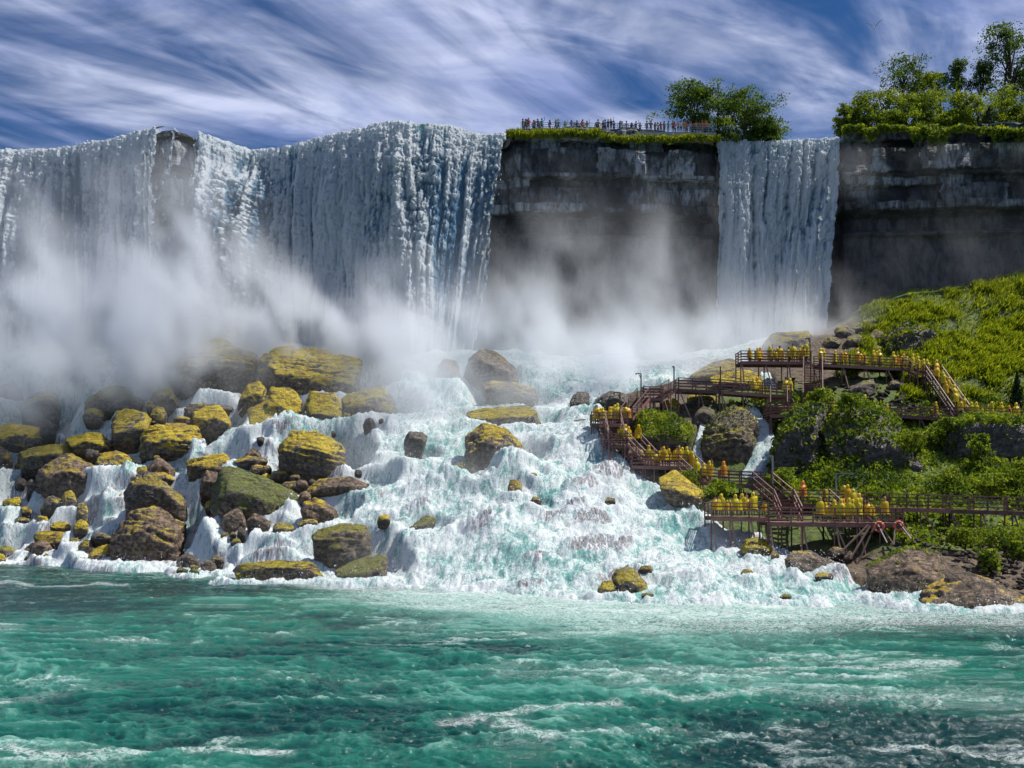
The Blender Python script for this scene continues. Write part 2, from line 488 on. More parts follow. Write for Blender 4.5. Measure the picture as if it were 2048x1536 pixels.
CROPS = {'L': (0, 640, 3.938), 'M': (0, 900, 3.938), 'A': (400, 640, 3.938), 'B': (400, 820, 3.938), 'C': (820, 660, 3.938),
         'D': (820, 900, 3.938), 'R': (1250, 880, 4.545), 'S': (1598, 900, 4.545), 'U': (1150, 640, 4.096), 'V': (1600, 640, 4.571)}
BOULD = []
def boulder(label, crop, pts, brk=0.35, depth=0.85, moss=0.7, hue=0.15, tone=0.35, wet=0.2, res=4, Y=None, strata=0.5, rough=1.0, group=None, name='boulder', dy=0.0, flat=True, p=80):
    ox, oy, k = CROPS[crop]
    if len(pts) == 4 and not isinstance(pts[0], tuple):       # a plain box: make an uneven outline inside it
        x0, y0, x1, y1 = pts; rr = random.Random(int(x0 * 7 + y0))
        a = []
        for t in (0.02, 0.14, 0.27, 0.36, 0.5, 0.62, 0.75, 0.88):
            th = 2 * math.pi * (t + rr.uniform(-.02, .02)); q = rr.uniform(0.92, 1.08)
            cx, cy = math.cos(th), -math.sin(th)
            sx = math.copysign(abs(cx) ** 0.95, cx); sy = math.copysign(abs(cy) ** 0.9, cy)
            a.append(((x0 + x1) / 2 + sx * q * (x1 - x0) / 2, (y0 + y1) / 2 + sy * q * (y1 - y0) / 2))
        pts = a; p = 30; rough = 1.6; strata = .3
    Q = np.array([(ox + u / k, oy + v / k) for u, v in pts])
    x0, y0 = Q.min(0); x1, y1 = Q.max(0); cx = (x0 + x1) / 2
    Yf = Y if Y else ray_hit(cx, y1 - 0.06 * (y1 - y0)) + dy
    w = (x1 - x0) / F * Yf; h = (y1 - y0) / F * Yf
    th = depth * min(w, 1.7 * h)
    Ym = Yf + 0.45 * th; Yb = Yf + th
    seed = int(x0 * 31 + y0 * 17) % 1000
    P3 = []
    yb_ = y0 + brk * (y1 - y0)
    for (x, y) in Q:
        t = (y - y0) / (y1 - y0)
        m = px2w(x, y, Ym)
        P3.append(m)
        P3.append(px2w(cx + (x - cx) * 0.86, yb_ + t * (y1 - yb_), Yf))
        b = px2w(cx + (x - cx) * 0.72, y0 + 0.10 * (y1 - y0) + t * 0.9 * (y1 - y0), Yb); P3.append(b)
        if t > 0.55:
            for q in (m, b): P3.append(q - np.array([0, 0, 0.35 * h + 0.25 * th]))
    V, Fc = star_solid(P3, res, p, rough, strata, seed)
    base = np.array([(cx - 1024) / F * Ym, Ym, V[:, 2].min() + 0.2 * h])
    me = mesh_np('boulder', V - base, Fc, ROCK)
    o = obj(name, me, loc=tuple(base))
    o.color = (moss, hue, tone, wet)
    tag(o, label, 'boulder' if name == 'boulder' else 'rock', group)
    zf = px2w(cx, y1 - 0.04 * (y1 - y0), Yf)[2]
    if flat: FLAT.append((base[0], Ym - 0.1 * th, 0.62 * w + 0.5, 0.75 * th + 0.6, zf - 0.1))
    BOULD.append((o, V, Fc))
    return o

SM = 'small stones in the cascades'
FT = 'boulders fading into the mist'
bl = boulder
# --- upper left, under the falls
bl('broad flat-topped boulder half lost in mist beside the layered mossy boulder', 'L', [(1290, 290), (1500, 200), (1700, 150), (1850, 180), (2045, 230), (2055, 280), (1960, 440), (1800, 580), (1400, 580), (1300, 420)], 0.42, moss=.78, hue=.35, tone=.2, res=5, Y=122)
bl('wide layered boulder with yellow moss in ledges below the main fall', 'A', [(440, 330), (530, 250), (620, 205), (780, 220), (950, 235), (1120, 270), (1280, 330), (1255, 480), (1150, 570), (820, 600), (600, 540), (480, 440)], 0.38, moss=.9, hue=.12, tone=.2, res=5, strata=.8, Y=119)
bl('pointed grey boulder with a thin mossy crest left of the misty rocks', 'L', [(150, 680), (260, 590), (370, 548), (440, 570), (490, 690), (400, 775), (260, 805), (190, 760)], 0.3, moss=.6, hue=.3, tone=.15)
bl('dark pointed boulder fading into the mist', 'L', [(-60, 560), (30, 520), (105, 475), (170, 550), (190, 630), (0, 640)], 0.3, moss=.2, hue=.6, tone=.1, group=FT)
bl('small mossy brown stone below the pointed grey boulder', 'L', (640, 690, 820, 800), 0.4, moss=.8)
bl('long pale olive boulder half hidden in the mist', 'L', [(640, 660), (760, 570), (920, 510), (1040, 515), (1060, 600), (1040, 680), (880, 725), (650, 705)], 0.45, moss=.6, hue=.7, tone=.1)
bl('low olive boulder leaning against the long pale boulder', 'L', (880, 585, 1150, 705), 0.45, moss=.6, hue=.75, tone=.1)
bl('pair-backed olive boulder at the edge of the mist', 'L', [(1160, 640), (1230, 540), (1330, 525), (1360, 570), (1430, 620), (1400, 670), (1180, 705)], 0.4, moss=.7, hue=.7, tone=.1)
bl('low flat grey rock behind the square yellow boulder', 'L', [(1440, 662), (1580, 655), (1760, 668), (1840, 690), (1780, 730), (1500, 755), (1440, 740)], 0.3, moss=.25, hue=.5, tone=.2, wet=.6)
bl('square boulder with bright yellow mossy top and black face', 'L', [(1520, 720), (1620, 675), (1720, 670), (1790, 740), (1825, 810), (1720, 862), (1560, 872), (1512, 800)], 0.5, moss=1.0, hue=.05, tone=.3)
bl('small yellow stone wedged behind the long ledged boulder', 'L', (1355, 750, 1515, 815), 0.4, moss=.9)
bl('yellow mossy stone washed by a thin cascade', 'L', (1180, 680, 1320, 815), 0.5, moss=.85, hue=.2, wet=.5)
bl('tall mossy boulder streaked by a running cascade', 'L', [(868, 800), (940, 710), (1040, 668), (1150, 720), (1210, 800), (1120, 890), (1060, 980), (880, 930)], 0.5, moss=.8, hue=.25, wet=.4)
bl('long ledged boulder covered in yellow moss with a dark hollow', 'L', [(1090, 980), (1120, 880), (1250, 815), (1450, 808), (1560, 840), (1590, 890), (1530, 1000), (1380, 1040), (1110, 1025)], 0.62, moss=1.0, hue=.06, tone=.4, res=5, strata=1.2)
bl('flat slab with a bright yellow top and dark grey face', 'L', [(-30, 850), (60, 812), (200, 825), (330, 850), (412, 890), (390, 960), (280, 1005), (60, 1020), (-30, 960)], 0.42, moss=1.0, hue=.05, tone=.2)
bl('grey wet boulder behind the yellow-topped slab', 'L', (290, 782, 450, 930), 0.4, moss=.1, wet=.9)
bl('wedge boulder with one dark side and one orange-yellow side', 'L', [(470, 955), (560, 890), (680, 870), (800, 890), (880, 940), (958, 1024), (720, 1036), (600, 1025)], 0.55, moss=.95, hue=.0, tone=.8)
bl('long slab with dark green moss under a yellow rim', 'L', [(90, 1050), (300, 990), (520, 972), (600, 1000), (658, 1060), (600, 1150), (330, 1190), (100, 1195)], 0.35, moss=.85, hue=.5, tone=.2)
bl('smooth brown boulder cut off beside the green mossy slab', 'L', [(-60, 1000), (0, 988), (70, 1020), (112, 1100), (60, 1190), (-60, 1225)], 0.3, moss=.5, hue=.4, tone=.7)
bl('big rounded brown boulder with a ribbed face', 'L', [(285, 1210), (370, 1100), (560, 1048), (680, 1080), (790, 1140), (797, 1290), (720, 1352), (500, 1370), (330, 1360), (275, 1280)], 0.45, moss=.4, hue=.3, tone=.85, res=5, strata=.8)
bl('brown boulder with a yellow mossy shoulder behind the ribbed one', 'L', [(740, 1110), (800, 1050), (920, 1028), (1010, 1050), (1082, 1140), (960, 1172), (760, 1150)], 0.45, moss=.7, hue=.05, tone=.8, strata=1.0)
bl('small dark stone in the water', 'L', (655, 1010, 790, 1095), 0.3, moss=.1, wet=.8, group=SM)
bl('pointed chestnut-brown boulder with one dark side', 'L', [(1138, 1150), (1240, 1060), (1310, 1100), (1382, 1190), (1340, 1214), (1200, 1195)], 0.5, moss=.05, tone=1.0)
bl('brown boulder with orange moss under the pointed chestnut one', 'L', (1170, 1185, 1385, 1300), 0.5, moss=.55, hue=0, tone=.9)
bl('large black slab tilted down to the right', 'L', [(1080, 1165), (1180, 1190), (1330, 1300), (1478, 1420), (1465, 1530), (1400, 1590), (1150, 1500), (1000, 1430), (965, 1350), (1030, 1260)], 0.28, moss=.45, hue=.45, tone=.5, res=5, depth=.6)
bl('yellow and brown ledge rock above the green-topped boulder', 'L', [(1465, 1110), (1560, 1048), (1780, 1036), (1832, 1080), (1800, 1130), (1640, 1180), (1540, 1235), (1480, 1190)], 0.55, moss=.8, hue=.02, tone=.8, strata=1.1)
bl('brown rock squeezed beside the green-topped boulder', 'L', (1565, 1180, 1740, 1390), 0.35, moss=.25, hue=.1, tone=.9)
bl('small bright yellow stone in the water', 'L', (48, 1388, 172, 1482), 0.6, moss=1, hue=0, group='small yellow stones in the cascades')
bl('grey sliver of rock beside the ribbed brown boulder', 'L', (205, 1240, 300, 1392), 0.2, moss=.2, wet=.6)
bl('mossy yellow lump in front of the ribbed brown boulder', 'L', (480, 1340, 615, 1490), 0.6, moss=.9, hue=.1, tone=.5)
bl('wet rounded rock with a cascade over its brow', 'L', (330, 1375, 512, 1540), 0.3, moss=.4, hue=.3, wet=.8)
bl('yellow mossy block beside the spreading cascade', 'L', (590, 1430, 700, 1600), 0.6, moss=.95, hue=.1)
bl('low yellow stone at the foot of the black slab', 'L', (870, 1358, 1010, 1405), 0.5, moss=1, hue=0)
# --- left shore
bl('flat orange-yellow slab near the shore', 'M', [(238, 680), (300, 630), (430, 615), (550, 625), (545, 690), (440, 742), (270, 730)], 0.6, moss=.95, hue=0, tone=.9)
bl('small bright yellow stone in the water', 'M', (385, 560, 565, 640), 0.6, moss=1, hue=0, group='small yellow stones in the cascades')
bl('small bright yellow stone in the water', 'M', (570, 540, 700, 665), 0.6, moss=1, hue=.05, group='small yellow stones in the cascades')
bl('bare chestnut stone leaning on the orange slab', 'M', [(230, 780), (310, 690), (400, 740), (440, 795), (330, 812), (240, 805)], 0.5, moss=0, tone=1.0)
bl('small bright yellow stone in the water', 'M', (280, 508, 385, 575), 0.5, moss=.9, hue=.2, group='small yellow stones in the cascades')
bl('small dark stone in the water', 'M', (110, 528, 250, 592), 0.4, moss=.5, hue=.4, wet=.6, group=SM)
bl('olive egg-shaped stone near the big shore boulder', 'M', (608, 700, 742, 805), 0.5, moss=.8, hue=.6)
bl('yellow-brown stone touching the big shore boulder', 'M', [(690, 825), (760, 765), (860, 740), (890, 790), (850, 860), (740, 870)], 0.6, moss=.8, hue=0, tone=.8)
bl('small dark stone in the water', 'M', (700, 650, 890, 725), 0.35, moss=.3, wet=.9, group=SM)
bl('huge brown shore boulder with a mossy left shoulder', 'M', [(855, 700), (950, 610), (1060, 480), (1200, 448), (1330, 530), (1480, 585), (1492, 700), (1470, 815), (1350, 875), (1100, 905), (885, 890), (878, 780)], 0.42, moss=.42, hue=.35, tone=.95, res=5, strata=.5, rough=1.2)
bl('dark wet boulder at the foot of the huge brown one', 'M', [(1385, 880), (1430, 830), (1490, 808), (1560, 850), (1590, 900), (1560, 940), (1400, 945)], 0.3, moss=.1, tone=.6, wet=.6)
bl('small dark stone in the water', 'M', (1560, 870, 1705, 965), 0.3, moss=.2, tone=.6, wet=.5, group=SM)
bl('small dark stone in the water', 'M', (1640, 830, 1775, 915), 0.4, moss=.3, hue=.5, tone=.6, wet=.5, group=SM)
bl('small green stone at the water edge', 'M', (1380, 920, 1485, 985), 0.4, moss=.8, hue=.9, group='small green stones at the shore')
bl('small green stone at the water edge', 'M', (1480, 932, 1575, 988), 0.4, moss=.8, hue=.9, group='small green stones at the shore')
bl('small green stone at the water edge', 'M', (1485, 898, 1565, 950), 0.4, moss=.8, hue=.7, group='small green stones at the shore')
bl('low dark mossy ledge at the left shore', 'M', [(-40, 770), (40, 750), (150, 790), (175, 830), (100, 870), (-40, 860)], 0.4, moss=.6, hue=.7, wet=.6)
bl('small dark stone in the water', 'M', (185, 830, 262, 892), 0.3, moss=.5, hue=.7, wet=.6, group=SM)
bl('round brown boulder beside the foaming gap', 'M', [(1755, 510), (1830, 443), (1900, 470), (1942, 560), (1920, 635), (1800, 645), (1748, 580)], 0.3, moss=.15, hue=.3, tone=.8)
for b_ in ((1860, 600, 1935, 690), (1805, 640, 1865, 705), (1735, 640, 1800, 715), (1815, 690, 1900, 760)):
    bl('small green stone at the water edge', 'M', b_, 0.4, moss=.7, hue=.6, tone=.5, group='small green stones at the shore')
# --- middle
sc_ = random.Random(91)
for k in range(42):                                            # lesser stones strewn between the boulders
    x = sc_.uniform(-40, 770); y = sc_.uniform(800, 1148)
    if y > np.interp(x, [0, 350, 800], [1118, 1138, 1165]): continue
    w_ = sc_.uniform(12, 34) * (.7 + .5 * (y - 800) / 350); h_ = w_ * sc_.uniform(.5, .85)
    ty = sc_.choice(('yellow', 'yellow', 'dark', 'brown'))
    lb = {'yellow': 'small yellow-mossed stone strewn between the big boulders', 'dark': 'small wet black stone strewn between the big boulders', 'brown': 'small bare brown stone strewn between the big boulders'}[ty]
    bl(lb, 'L', (x * 3.938, (y - 640) * 3.938, (x + w_) * 3.938, (y + h_ - 640) * 3.938), .5, moss={'yellow': .9, 'dark': .1, 'brown': .15}[ty], hue=sc_.uniform(0, .4), tone={'yellow': .5, 'dark': .3, 'brown': 1.0}[ty], wet={'yellow': .2, 'dark': .8, 'brown': .2}[ty], res=3, group='strewn ' + ty + ' stones')
bl('angular yellow boulder with a smooth slanted face', 'A', [(295, 665), (320, 590), (390, 500), (470, 488), (535, 545), (480, 625), (380, 675)], 0.5, moss=.98, hue=.08, tone=.2)
bl('round-topped yellow boulder with a black overhang', 'A', [(475, 610), (560, 530), (660, 518), (760, 570), (808, 640), (795, 770), (700, 840), (640, 800)], 0.42, moss=.95, hue=.05, tone=.3, Y=113)
bl('yellow boulder shaped like a bell beside the foaming pool', 'A', [(368, 690), (430, 640), (570, 628), (610, 680), (662, 830), (560, 866), (420, 840)], 0.75, moss=.95, hue=.12)
bl('pale yellow trapezoid boulder beside the round-topped one', 'A', [(798, 710), (880, 563), (1060, 568), (1112, 640), (1162, 755), (1000, 785), (806, 795)], 0.85, moss=.98, hue=.25)
bl('rounded tan boulder on the edge of the rapids', 'A', [(1112, 580), (1200, 518), (1400, 502), (1480, 560), (1540, 640), (1562, 715), (1420, 728), (1200, 758), (1140, 690)], 0.6, moss=.75, hue=.5, tone=.45)
bl('dome boulder with stacked ledges and yellow cap beside the veil of water', 'A', [(606, 1040), (640, 920), (740, 866), (880, 866), (1000, 925), (1100, 950), (1160, 1010), (1130, 1140), (980, 1220), (760, 1190), (640, 1130)], 0.42, moss=.85, hue=.15, tone=.3, strata=.9, res=5)
bl('grey upright rock standing in the spray of the rapids', 'A', [(1600, 940), (1640, 885), (1800, 883), (1770, 960), (1720, 1020), (1715, 1115), (1655, 1115), (1610, 1020)], 0.2, moss=.15, hue=.5, tone=.1, wet=.5)
bl('dark pointed fin of rock breaking the rapids crest', 'A', (1280, 765, 1395, 885), 0.2, moss=.1, wet=.8)
bl('large boulder with a carpet of dark green moss on top', 'B', [(95, 640), (130, 520), (180, 443), (270, 450), (400, 480), (620, 570), (710, 660), (840, 705), (800, 805), (600, 828), (200, 770), (85, 745)], 0.5, moss=.98, hue=1.0, tone=.6, res=5, strata=.2)
bl('domed brown boulder with an orange right shoulder', 'B', [(783, 785), (820, 720), (930, 688), (1030, 720), (1112, 825), (1080, 875), (850, 880)], 0.5, moss=.4, hue=0, tone=.95, rough=1.2)
bl('reddish pointed rock behind the green-topped boulder', 'B', [(338, 375), (380, 320), (450, 288), (492, 375), (430, 392)], 0.5, moss=.0, tone=1)
bl('flat split rock between green moss and reddish rock', 'B', [(268, 400), (380, 362), (500, 372), (532, 405), (470, 450), (300, 440)], 0.4, moss=.5, hue=.2, tone=.6, strata=1.2)
for b_ in ((385, 425, 520, 505), (555, 458, 705, 560), (640, 555, 820, 640), (480, 430, 570, 500), (700, 505, 800, 560), (700, 430, 758, 466), (790, 402, 862, 472)):
    bl('small brown stone in the trickles below the ledged dome', 'B', b_, 0.4, moss=.35, hue=.0, tone=.8, wet=.3, group='stones below the ledged dome')
bl('long low brown rock bank beside the rapids', 'B', [(825, 605), (900, 540), (1010, 545), (1180, 540), (1240, 518), (1355, 578), (1180, 630), (850, 645)], 0.6, moss=.4, hue=.05, tone=.8)
bl('overhanging shore boulder with thin threads of water down its face', 'B', [(868, 960), (1000, 908), (1180, 892), (1300, 903), (1352, 980), (1362, 1080), (1280, 1155), (1150, 1230), (1000, 1230), (920, 1190), (895, 1060)], 0.3, moss=.7, hue=.8, tone=.5, res=5)
bl('low green-grey boulder awash at the edge of the rapids', 'B', [(1055, 1255), (1200, 1180), (1350, 1138), (1440, 1126), (1492, 1170), (1455, 1265), (1400, 1325), (1200, 1345), (1090, 1338)], 0.7, moss=.7, hue=.9, tone=.3, wet=.4)
bl('long flat mossy ledge lying along the waterline', 'B', [(212, 1275), (330, 1198), (640, 1183), (700, 1240), (880, 1200), (960, 1270), (1012, 1335), (700, 1356), (320, 1328)], 0.4, moss=.85, hue=.4, tone=.6, res=5, depth=.6)
bl('split brown boulder with a seam across it', 'B', [(362, 850), (420, 795), (500, 815), (562, 870), (540, 930), (440, 968), (380, 920)], 0.4, moss=.0, tone=.9, strata=1.3)
bl('small olive ledge in the white water behind the overhanging boulder', 'B', (560, 880, 750, 985), 0.5, moss=.7, hue=.5)
bl('small orange ledge beside the domed brown boulder', 'B', (760, 850, 945, 925), 0.5, moss=.7, hue=.1, tone=.8)
bl('smooth grey fin of rock jutting from the rapids', 'B', [(1635, 945), (1700, 880), (1790, 828), (1868, 850), (1800, 905), (1740, 975)], 0.5, moss=.5, hue=.9, tone=.1)
bl('massive rough brown boulder standing in the middle of the rapids', 'C', [(428, 810), (500, 735), (580, 713), (740, 760), (850, 830), (890, 900), (922, 965), (860, 1010), (700, 1045), (540, 1025), (428, 990)], 0.45, moss=.6, hue=.12, tone=.5, res=5, rough=1.3)
bl('flat tan rock awash below the massive rough boulder', 'C', [(305, 1090), (400, 1040), (540, 1036), (560, 1095), (450, 1118)], 0.6, moss=.6, hue=.5, tone=.4)
bl('long table rock with a yellow-green top above the rapids', 'C', [(430, 650), (560, 615), (890, 598), (1000, 604), (1022, 690), (920, 735), (830, 748), (600, 700)], 0.6, moss=.95, hue=.3, tone=.3)
bl('block-shaped boulder fading into the mist', 'C', [(560, 430), (640, 395), (900, 400), (1015, 440), (1005, 570), (940, 610), (620, 600)], 0.25, moss=.3, hue=.4, tone=.2, Y=113)
bl('peaked boulder fading into the mist', 'C', [(395, 300), (450, 200), (560, 122), (640, 150), (720, 240), (860, 300), (800, 400), (430, 400)], 0.3, moss=.1, hue=.4, tone=.1, Y=117)
bl('small peaked boulder deep in the mist', 'C', [(190, 320), (290, 200), (380, 260), (420, 420), (220, 430)], 0.3, moss=.1, hue=.4, tone=.1, Y=119)
bl('rock with a white veil of water behind the crowded platform', 'C', (1245, 480, 1445, 645), 0.3, moss=.1, wet=.8, tone=.1)
bl('humped wet rock beneath the top of the wooden stairs', 'C', (1450, 468, 1740, 600), 0.4, moss=.15, wet=.7, tone=.1)
bl('yellow-mossed stone in the middle rapids', 'C', (765, 1165, 885, 1285), 0.6, moss=.9, hue=.2)
bl('small olive stone in the middle rapids', 'C', (510, 1128, 645, 1185), 0.5, moss=.6, hue=.7, group='olive stones in the rapids')
bl('small olive stone in the middle rapids', 'C', (925, 1118, 1012, 1172), 0.5, moss=.6, hue=.7, group='olive stones in the rapids')
bl('small olive stone in the middle rapids', 'C', (1525, 1312, 1625, 1385), 0.5, moss=.7, hue=.7, group='olive stones in the rapids')
bl('small olive stone in the middle rapids', 'C', (940, 1308, 1042, 1395), 0.3, moss=.2, wet=.9, group='olive stones in the rapids')
bl('olive two-humped boulder in the foam near the shore', 'D', [(1585, 1000), (1640, 920), (1700, 903), (1755, 930), (1860, 1040), (1885, 1115), (1750, 1120), (1620, 1075)], 0.55, moss=.85, hue=.45, tone=.4)
bl('small round mossy stone beside the two-humped boulder', 'D', [(1473, 1100), (1520, 1035), (1570, 1025), (1625, 1070), (1642, 1130), (1580, 1145), (1500, 1130)], 0.5, moss=.9, hue=.3)
bl('little mossy stone behind the two-humped boulder', 'D', (1800, 903, 1915, 975), 0.5, moss=.8, hue=.4)
bl('sliver of rock in the foam by the two-humped boulder', 'D', (1812, 1120, 1920, 1165), 0.5, moss=.7, hue=.5)
# --- right bank
bl('grey boulder with a grassy crest below the lowest deck', 'R', [(1435, 1065), (1530, 1000), (1650, 982), (1740, 1020), (1830, 1090), (1888, 1155), (1750, 1185), (1600, 1178), (1480, 1120)], 0.55, moss=.35, hue=.2, tone=.5)
bl('yellow mossy rock under the slanted deck poles', 'R', [(1045, 965), (1060, 900), (1140, 868), (1300, 920), (1335, 965), (1200, 1040)], 0.6, moss=.95, hue=.2)
bl('small pointed stone in the foam near the shore', 'R', (1042, 1170, 1172, 1258), 0.5, moss=.6, hue=.5, group='stones in the shore foam')
bl('small pointed stone in the foam near the shore', 'R', (1402, 1392, 1524, 1455), 0.5, moss=.6, hue=.5, group='stones in the shore foam')
bl('small pointed stone in the foam near the shore', 'R', (1720, 1195, 1905, 1285), 0.5, moss=.5, hue=.4, wet=.4, group='stones in the shore foam')
bl('small yellow stone between deck poles and grey boulder', 'R', (1318, 1008, 1412, 1072), 0.6, moss=.9, hue=.2)
bl('great smooth brown slab on the shore below the life rings', 'S', [(598, 1035), (690, 930), (830, 868), (1100, 898), (1275, 950), (1415, 1070), (1425, 1210), (1300, 1270), (1150, 1315), (900, 1240), (635, 1125)], 0.7, moss=.12, hue=.3, tone=.9, wet=0, res=5, strata=.15, rough=.7, depth=.7)
bl('rippled orange-brown rock apron at the waterline', 'S', [(1080, 1310), (1420, 1090), (1600, 1130), (1900, 1270), (2120, 1350), (2150, 1450), (1700, 1420), (1250, 1362)], 0.75, moss=.34, hue=0.0, tone=1.0, res=5, strata=.7, depth=.6)
bl('brown stone against the crossed deck poles', 'S', (240, 878, 430, 960), 0.4, moss=.4, hue=.2, tone=.7)
bl('orange stone at the foot of the crossed deck poles', 'S', (400, 915, 500, 1000), 0.6, moss=.3, hue=0, tone=1)
bl('huge egg-shaped boulder between two rills', 'U', [(1016, 1030), (1060, 900), (1150, 780), (1300, 706), (1400, 716), (1482, 830), (1508, 960), (1465, 1140), (1350, 1195), (1150, 1160), (1028, 1115)], 0.5, moss=.42, hue=.4, tone=.6, res=5, strata=1.0, flat=False, rough=1.1)
bl('wide rock with a grassy roof and dark overhang', 'U', [(445, 825), (520, 768), (800, 755), (880, 800), (970, 880), (950, 960), (900, 1075), (640, 1090), (570, 940)], 0.55, moss=.95, hue=.85, tone=.3, res=5, flat=False)
bl('slanting bank rock with a bright yellow moss stripe', 'U', [(655, 1280), (800, 1235), (1000, 1380), (1115, 1450), (1105, 1520), (1000, 1530), (880, 1440)], 0.5, moss=1.0, hue=0.0, tone=.9, flat=False)
bl('dark two-toned boulder above the egg-shaped one', 'U', [(955, 820), (1000, 720), (1080, 690), (1140, 720), (1165, 780), (1120, 840), (1000, 850)], 0.4, moss=.4, hue=.8, tone=.5, flat=False)
bl('flat rock with a yellow-green cap beneath the walkway', 'U', [(905, 640), (960, 602), (1120, 598), (1175, 640), (1160, 700), (940, 700)], 0.45, moss=.9, hue=.4, flat=False)
bl('yellow-capped rock behind the wide grassy one', 'U', [(700, 690), (740, 650), (820, 640), (870, 690), (860, 770), (720, 770)], 0.35, moss=.85, hue=.3, flat=False)
bl('domed rock thick with yellow moss under the top deck', 'U', [(1095, 470), (1250, 425), (1420, 408), (1520, 450), (1560, 530), (1400, 545), (1200, 520)], 0.85, moss=1.0, hue=.1, flat=False, strata=.2)
bl('hazy tan rock spur beside the top deck', 'U', [(940, 450), (1150, 340), (1300, 308), (1370, 320), (1400, 440), (1100, 500)], 0.6, moss=.5, hue=.4, tone=.4, flat=False)
bl('wet ledge catching light at the foot of the narrow fall', 'U', [(1520, 200), (1580, 110), (1750, 90), (1930, 80), (1975, 220), (1900, 290), (1560, 290)], 0.5, moss=.5, hue=.5, tone=.3, wet=.3, flat=False, Y=122)
bl('black overhanging rock below the grassy hillside', 'V', [(745, 260), (755, 160), (850, 60), (980, 18), (1150, 40), (1290, 110), (1335, 165), (1220, 250), (1080, 310), (860, 310)], 0.15, moss=.25, hue=.7, tone=.2, wet=.7, res=5, flat=False, rough=1.7)  # wet value here paints the overhang's shade into the rock colour
bl('great dark crag with a mane of shrubs', 'V', [(185, 960), (330, 790), (480, 715), (640, 760), (800, 900), (950, 1050), (1100, 1180), (1225, 1310), (1150, 1460), (1000, 1520), (600, 1500), (300, 1340), (215, 1120)], 0.3, moss=.3, hue=1.0, tone=.2, wet=.8, res=5, flat=False, rough=1.9, Y=91.5)  # high wet value stands for shade put into the crag's colour
bl('dark hollow-sided crag beside the wide rill', 'U', [(1585, 1120), (1650, 950), (1730, 780), (1850, 700), (2045, 690), (2070, 1100), (1950, 1250), (1600, 1260)], 0.3, moss=.3, hue=.8, tone=.2, wet=.8, res=5, flat=False, rough=1.9, Y=93)  # crag's shade is coloured in through the wet value
bl('dark triangular rock beneath the top walkway', 'V', [(440, 640), (560, 560), (680, 540), (715, 600), (690, 690), (500, 700)], 0.25, moss=.3, hue=.8, flat=False)
bl('pale broken rock beneath the top walkway', 'V', (800, 545, 965, 625), 0.4, moss=.3, hue=.6, tone=.3, flat=False)
bl('shadowed rock bank under the shrubs of the right walkway', 'V', [(1290, 1000), (1400, 900), (1700, 900), (2100, 920), (2150, 1100), (2000, 1270), (1500, 1270), (1300, 1200)], 0.12, moss=.2, hue=1, tone=.2, wet=.8, flat=False, Y=94)  # bank's shadow is painted dark by the wet value

for i, (x0, y0, x1, y1) in enumerate(((560, 180, 720, 260), (400, 130, 620, 230), (300, 60, 520, 150), (470, 30, 700, 110), (620, 90, 780, 190), (200, 150, 380, 240), (640, 230, 760, 290), (560, -20, 800, 50))):
    bl('bedded pale ledge on the slope beside the narrow fall', 'V', (x0, y0, x1, y1), 0.5, moss=.55, hue=.6, tone=.3, flat=False, group='ledges beside the narrow fall', name='rock_ledge')
# ------------------------------------------------------------------ ground sheet of the talus and banks
def m_ground():
    m, nt, bs = new_mat('talus_ground'); g = NT(nt)
    p = g.wpos()
    n1 = g.noise(p, 0.35, 5); n2 = g.noise(p, 2.2, 6, 0.65); n3 = g.noise(p, 0.12, 3)
    soil = g.mix(g.rng(n2, 0.3, 0.7), (0.05, 0.036, 0.025), (0.17, 0.125, 0.085))
    grass = g.mix(g.rng(n2, 0.3, 0.7), (0.03, 0.055, 0.008), (0.11, 0.16, 0.025))
    grass = g.mix(g.rng(n1, 0.5, 0.75, 0, 0.7), grass, (0.16, 0.15, 0.03))
    gm = g.math('MULTIPLY', g.attr('grass'), g.rng(n1, 0.2, 0.45))
    g.put(bs.inputs['Base Color'], g.mix(gm, soil, grass))
    bs.inputs['Roughness'].default_value = 0.9
    g.put(bs.inputs['Normal'], g.bump(g.math('ADD', n2, n1), 0.8, 0.4))
    return m

def frustum_grid(px0, px1, npx, Ys):
    px = np.linspace(px0, px1, npx)
    Yg, PX = np.meshgrid(Ys, px, indexing='ij')
    return (PX - 1024) / F * Yg, Yg, PX

def shape_pools(X, Y, Z, both=False, lift=0.0):
    for (cx, cy, rx, ry, z) in sorted(FLAT, key=lambda f: -f[1]):
        ii = np.nonzero((np.abs(X - cx) < rx * 1.5) & (np.abs(Y - cy) < ry * 1.5))
        if len(ii[0]) == 0: continue
        d = np.sqrt(((X[ii] - cx) / rx) ** 2 + ((Y[ii] - cy) / ry) ** 2)
        w = sstep(1.45, 0.85, d)
        zz = Z[ii]
        z = z + lift; Z[ii] = np.where((zz > z) | both, zz * (1 - w) + z * w, zz)
    return Z

X, Y, PX = frustum_grid(-700, 2900, 620, np.arange(56, 146, 0.4))
Z = shape_pools(X, Y, zt(X, Y))
Z += 0.35 * (billow(X * 0.8, Y * 0.8, o=3, s=5) - 0.4) * sstep(0.0, 1.5, Z)
PYg = HY - (Z - CH) * F / Y
Z -= 2.6 * wet_mask(PX, PYg) * sstep(-1, 1, Z)
grassm = np.maximum(sstep(1330, 1480, PX) * sstep(745, 790, PYg), sstep(1700, 1800, PX + 60 * fbm(X * .3, Y * .3, o=2, s=8))) * sstep(1.6, 3.4, Z) * (1 - sstep(1080, 1120, PYg))
me = mesh_np('ground', np.stack([X, Y, Z - 0.15], -1).reshape(-1, 3), grid_faces(*X.shape), m_ground(), attrs={'grass': grassm.ravel()})
tag(obj('ground', me), kind='structure')

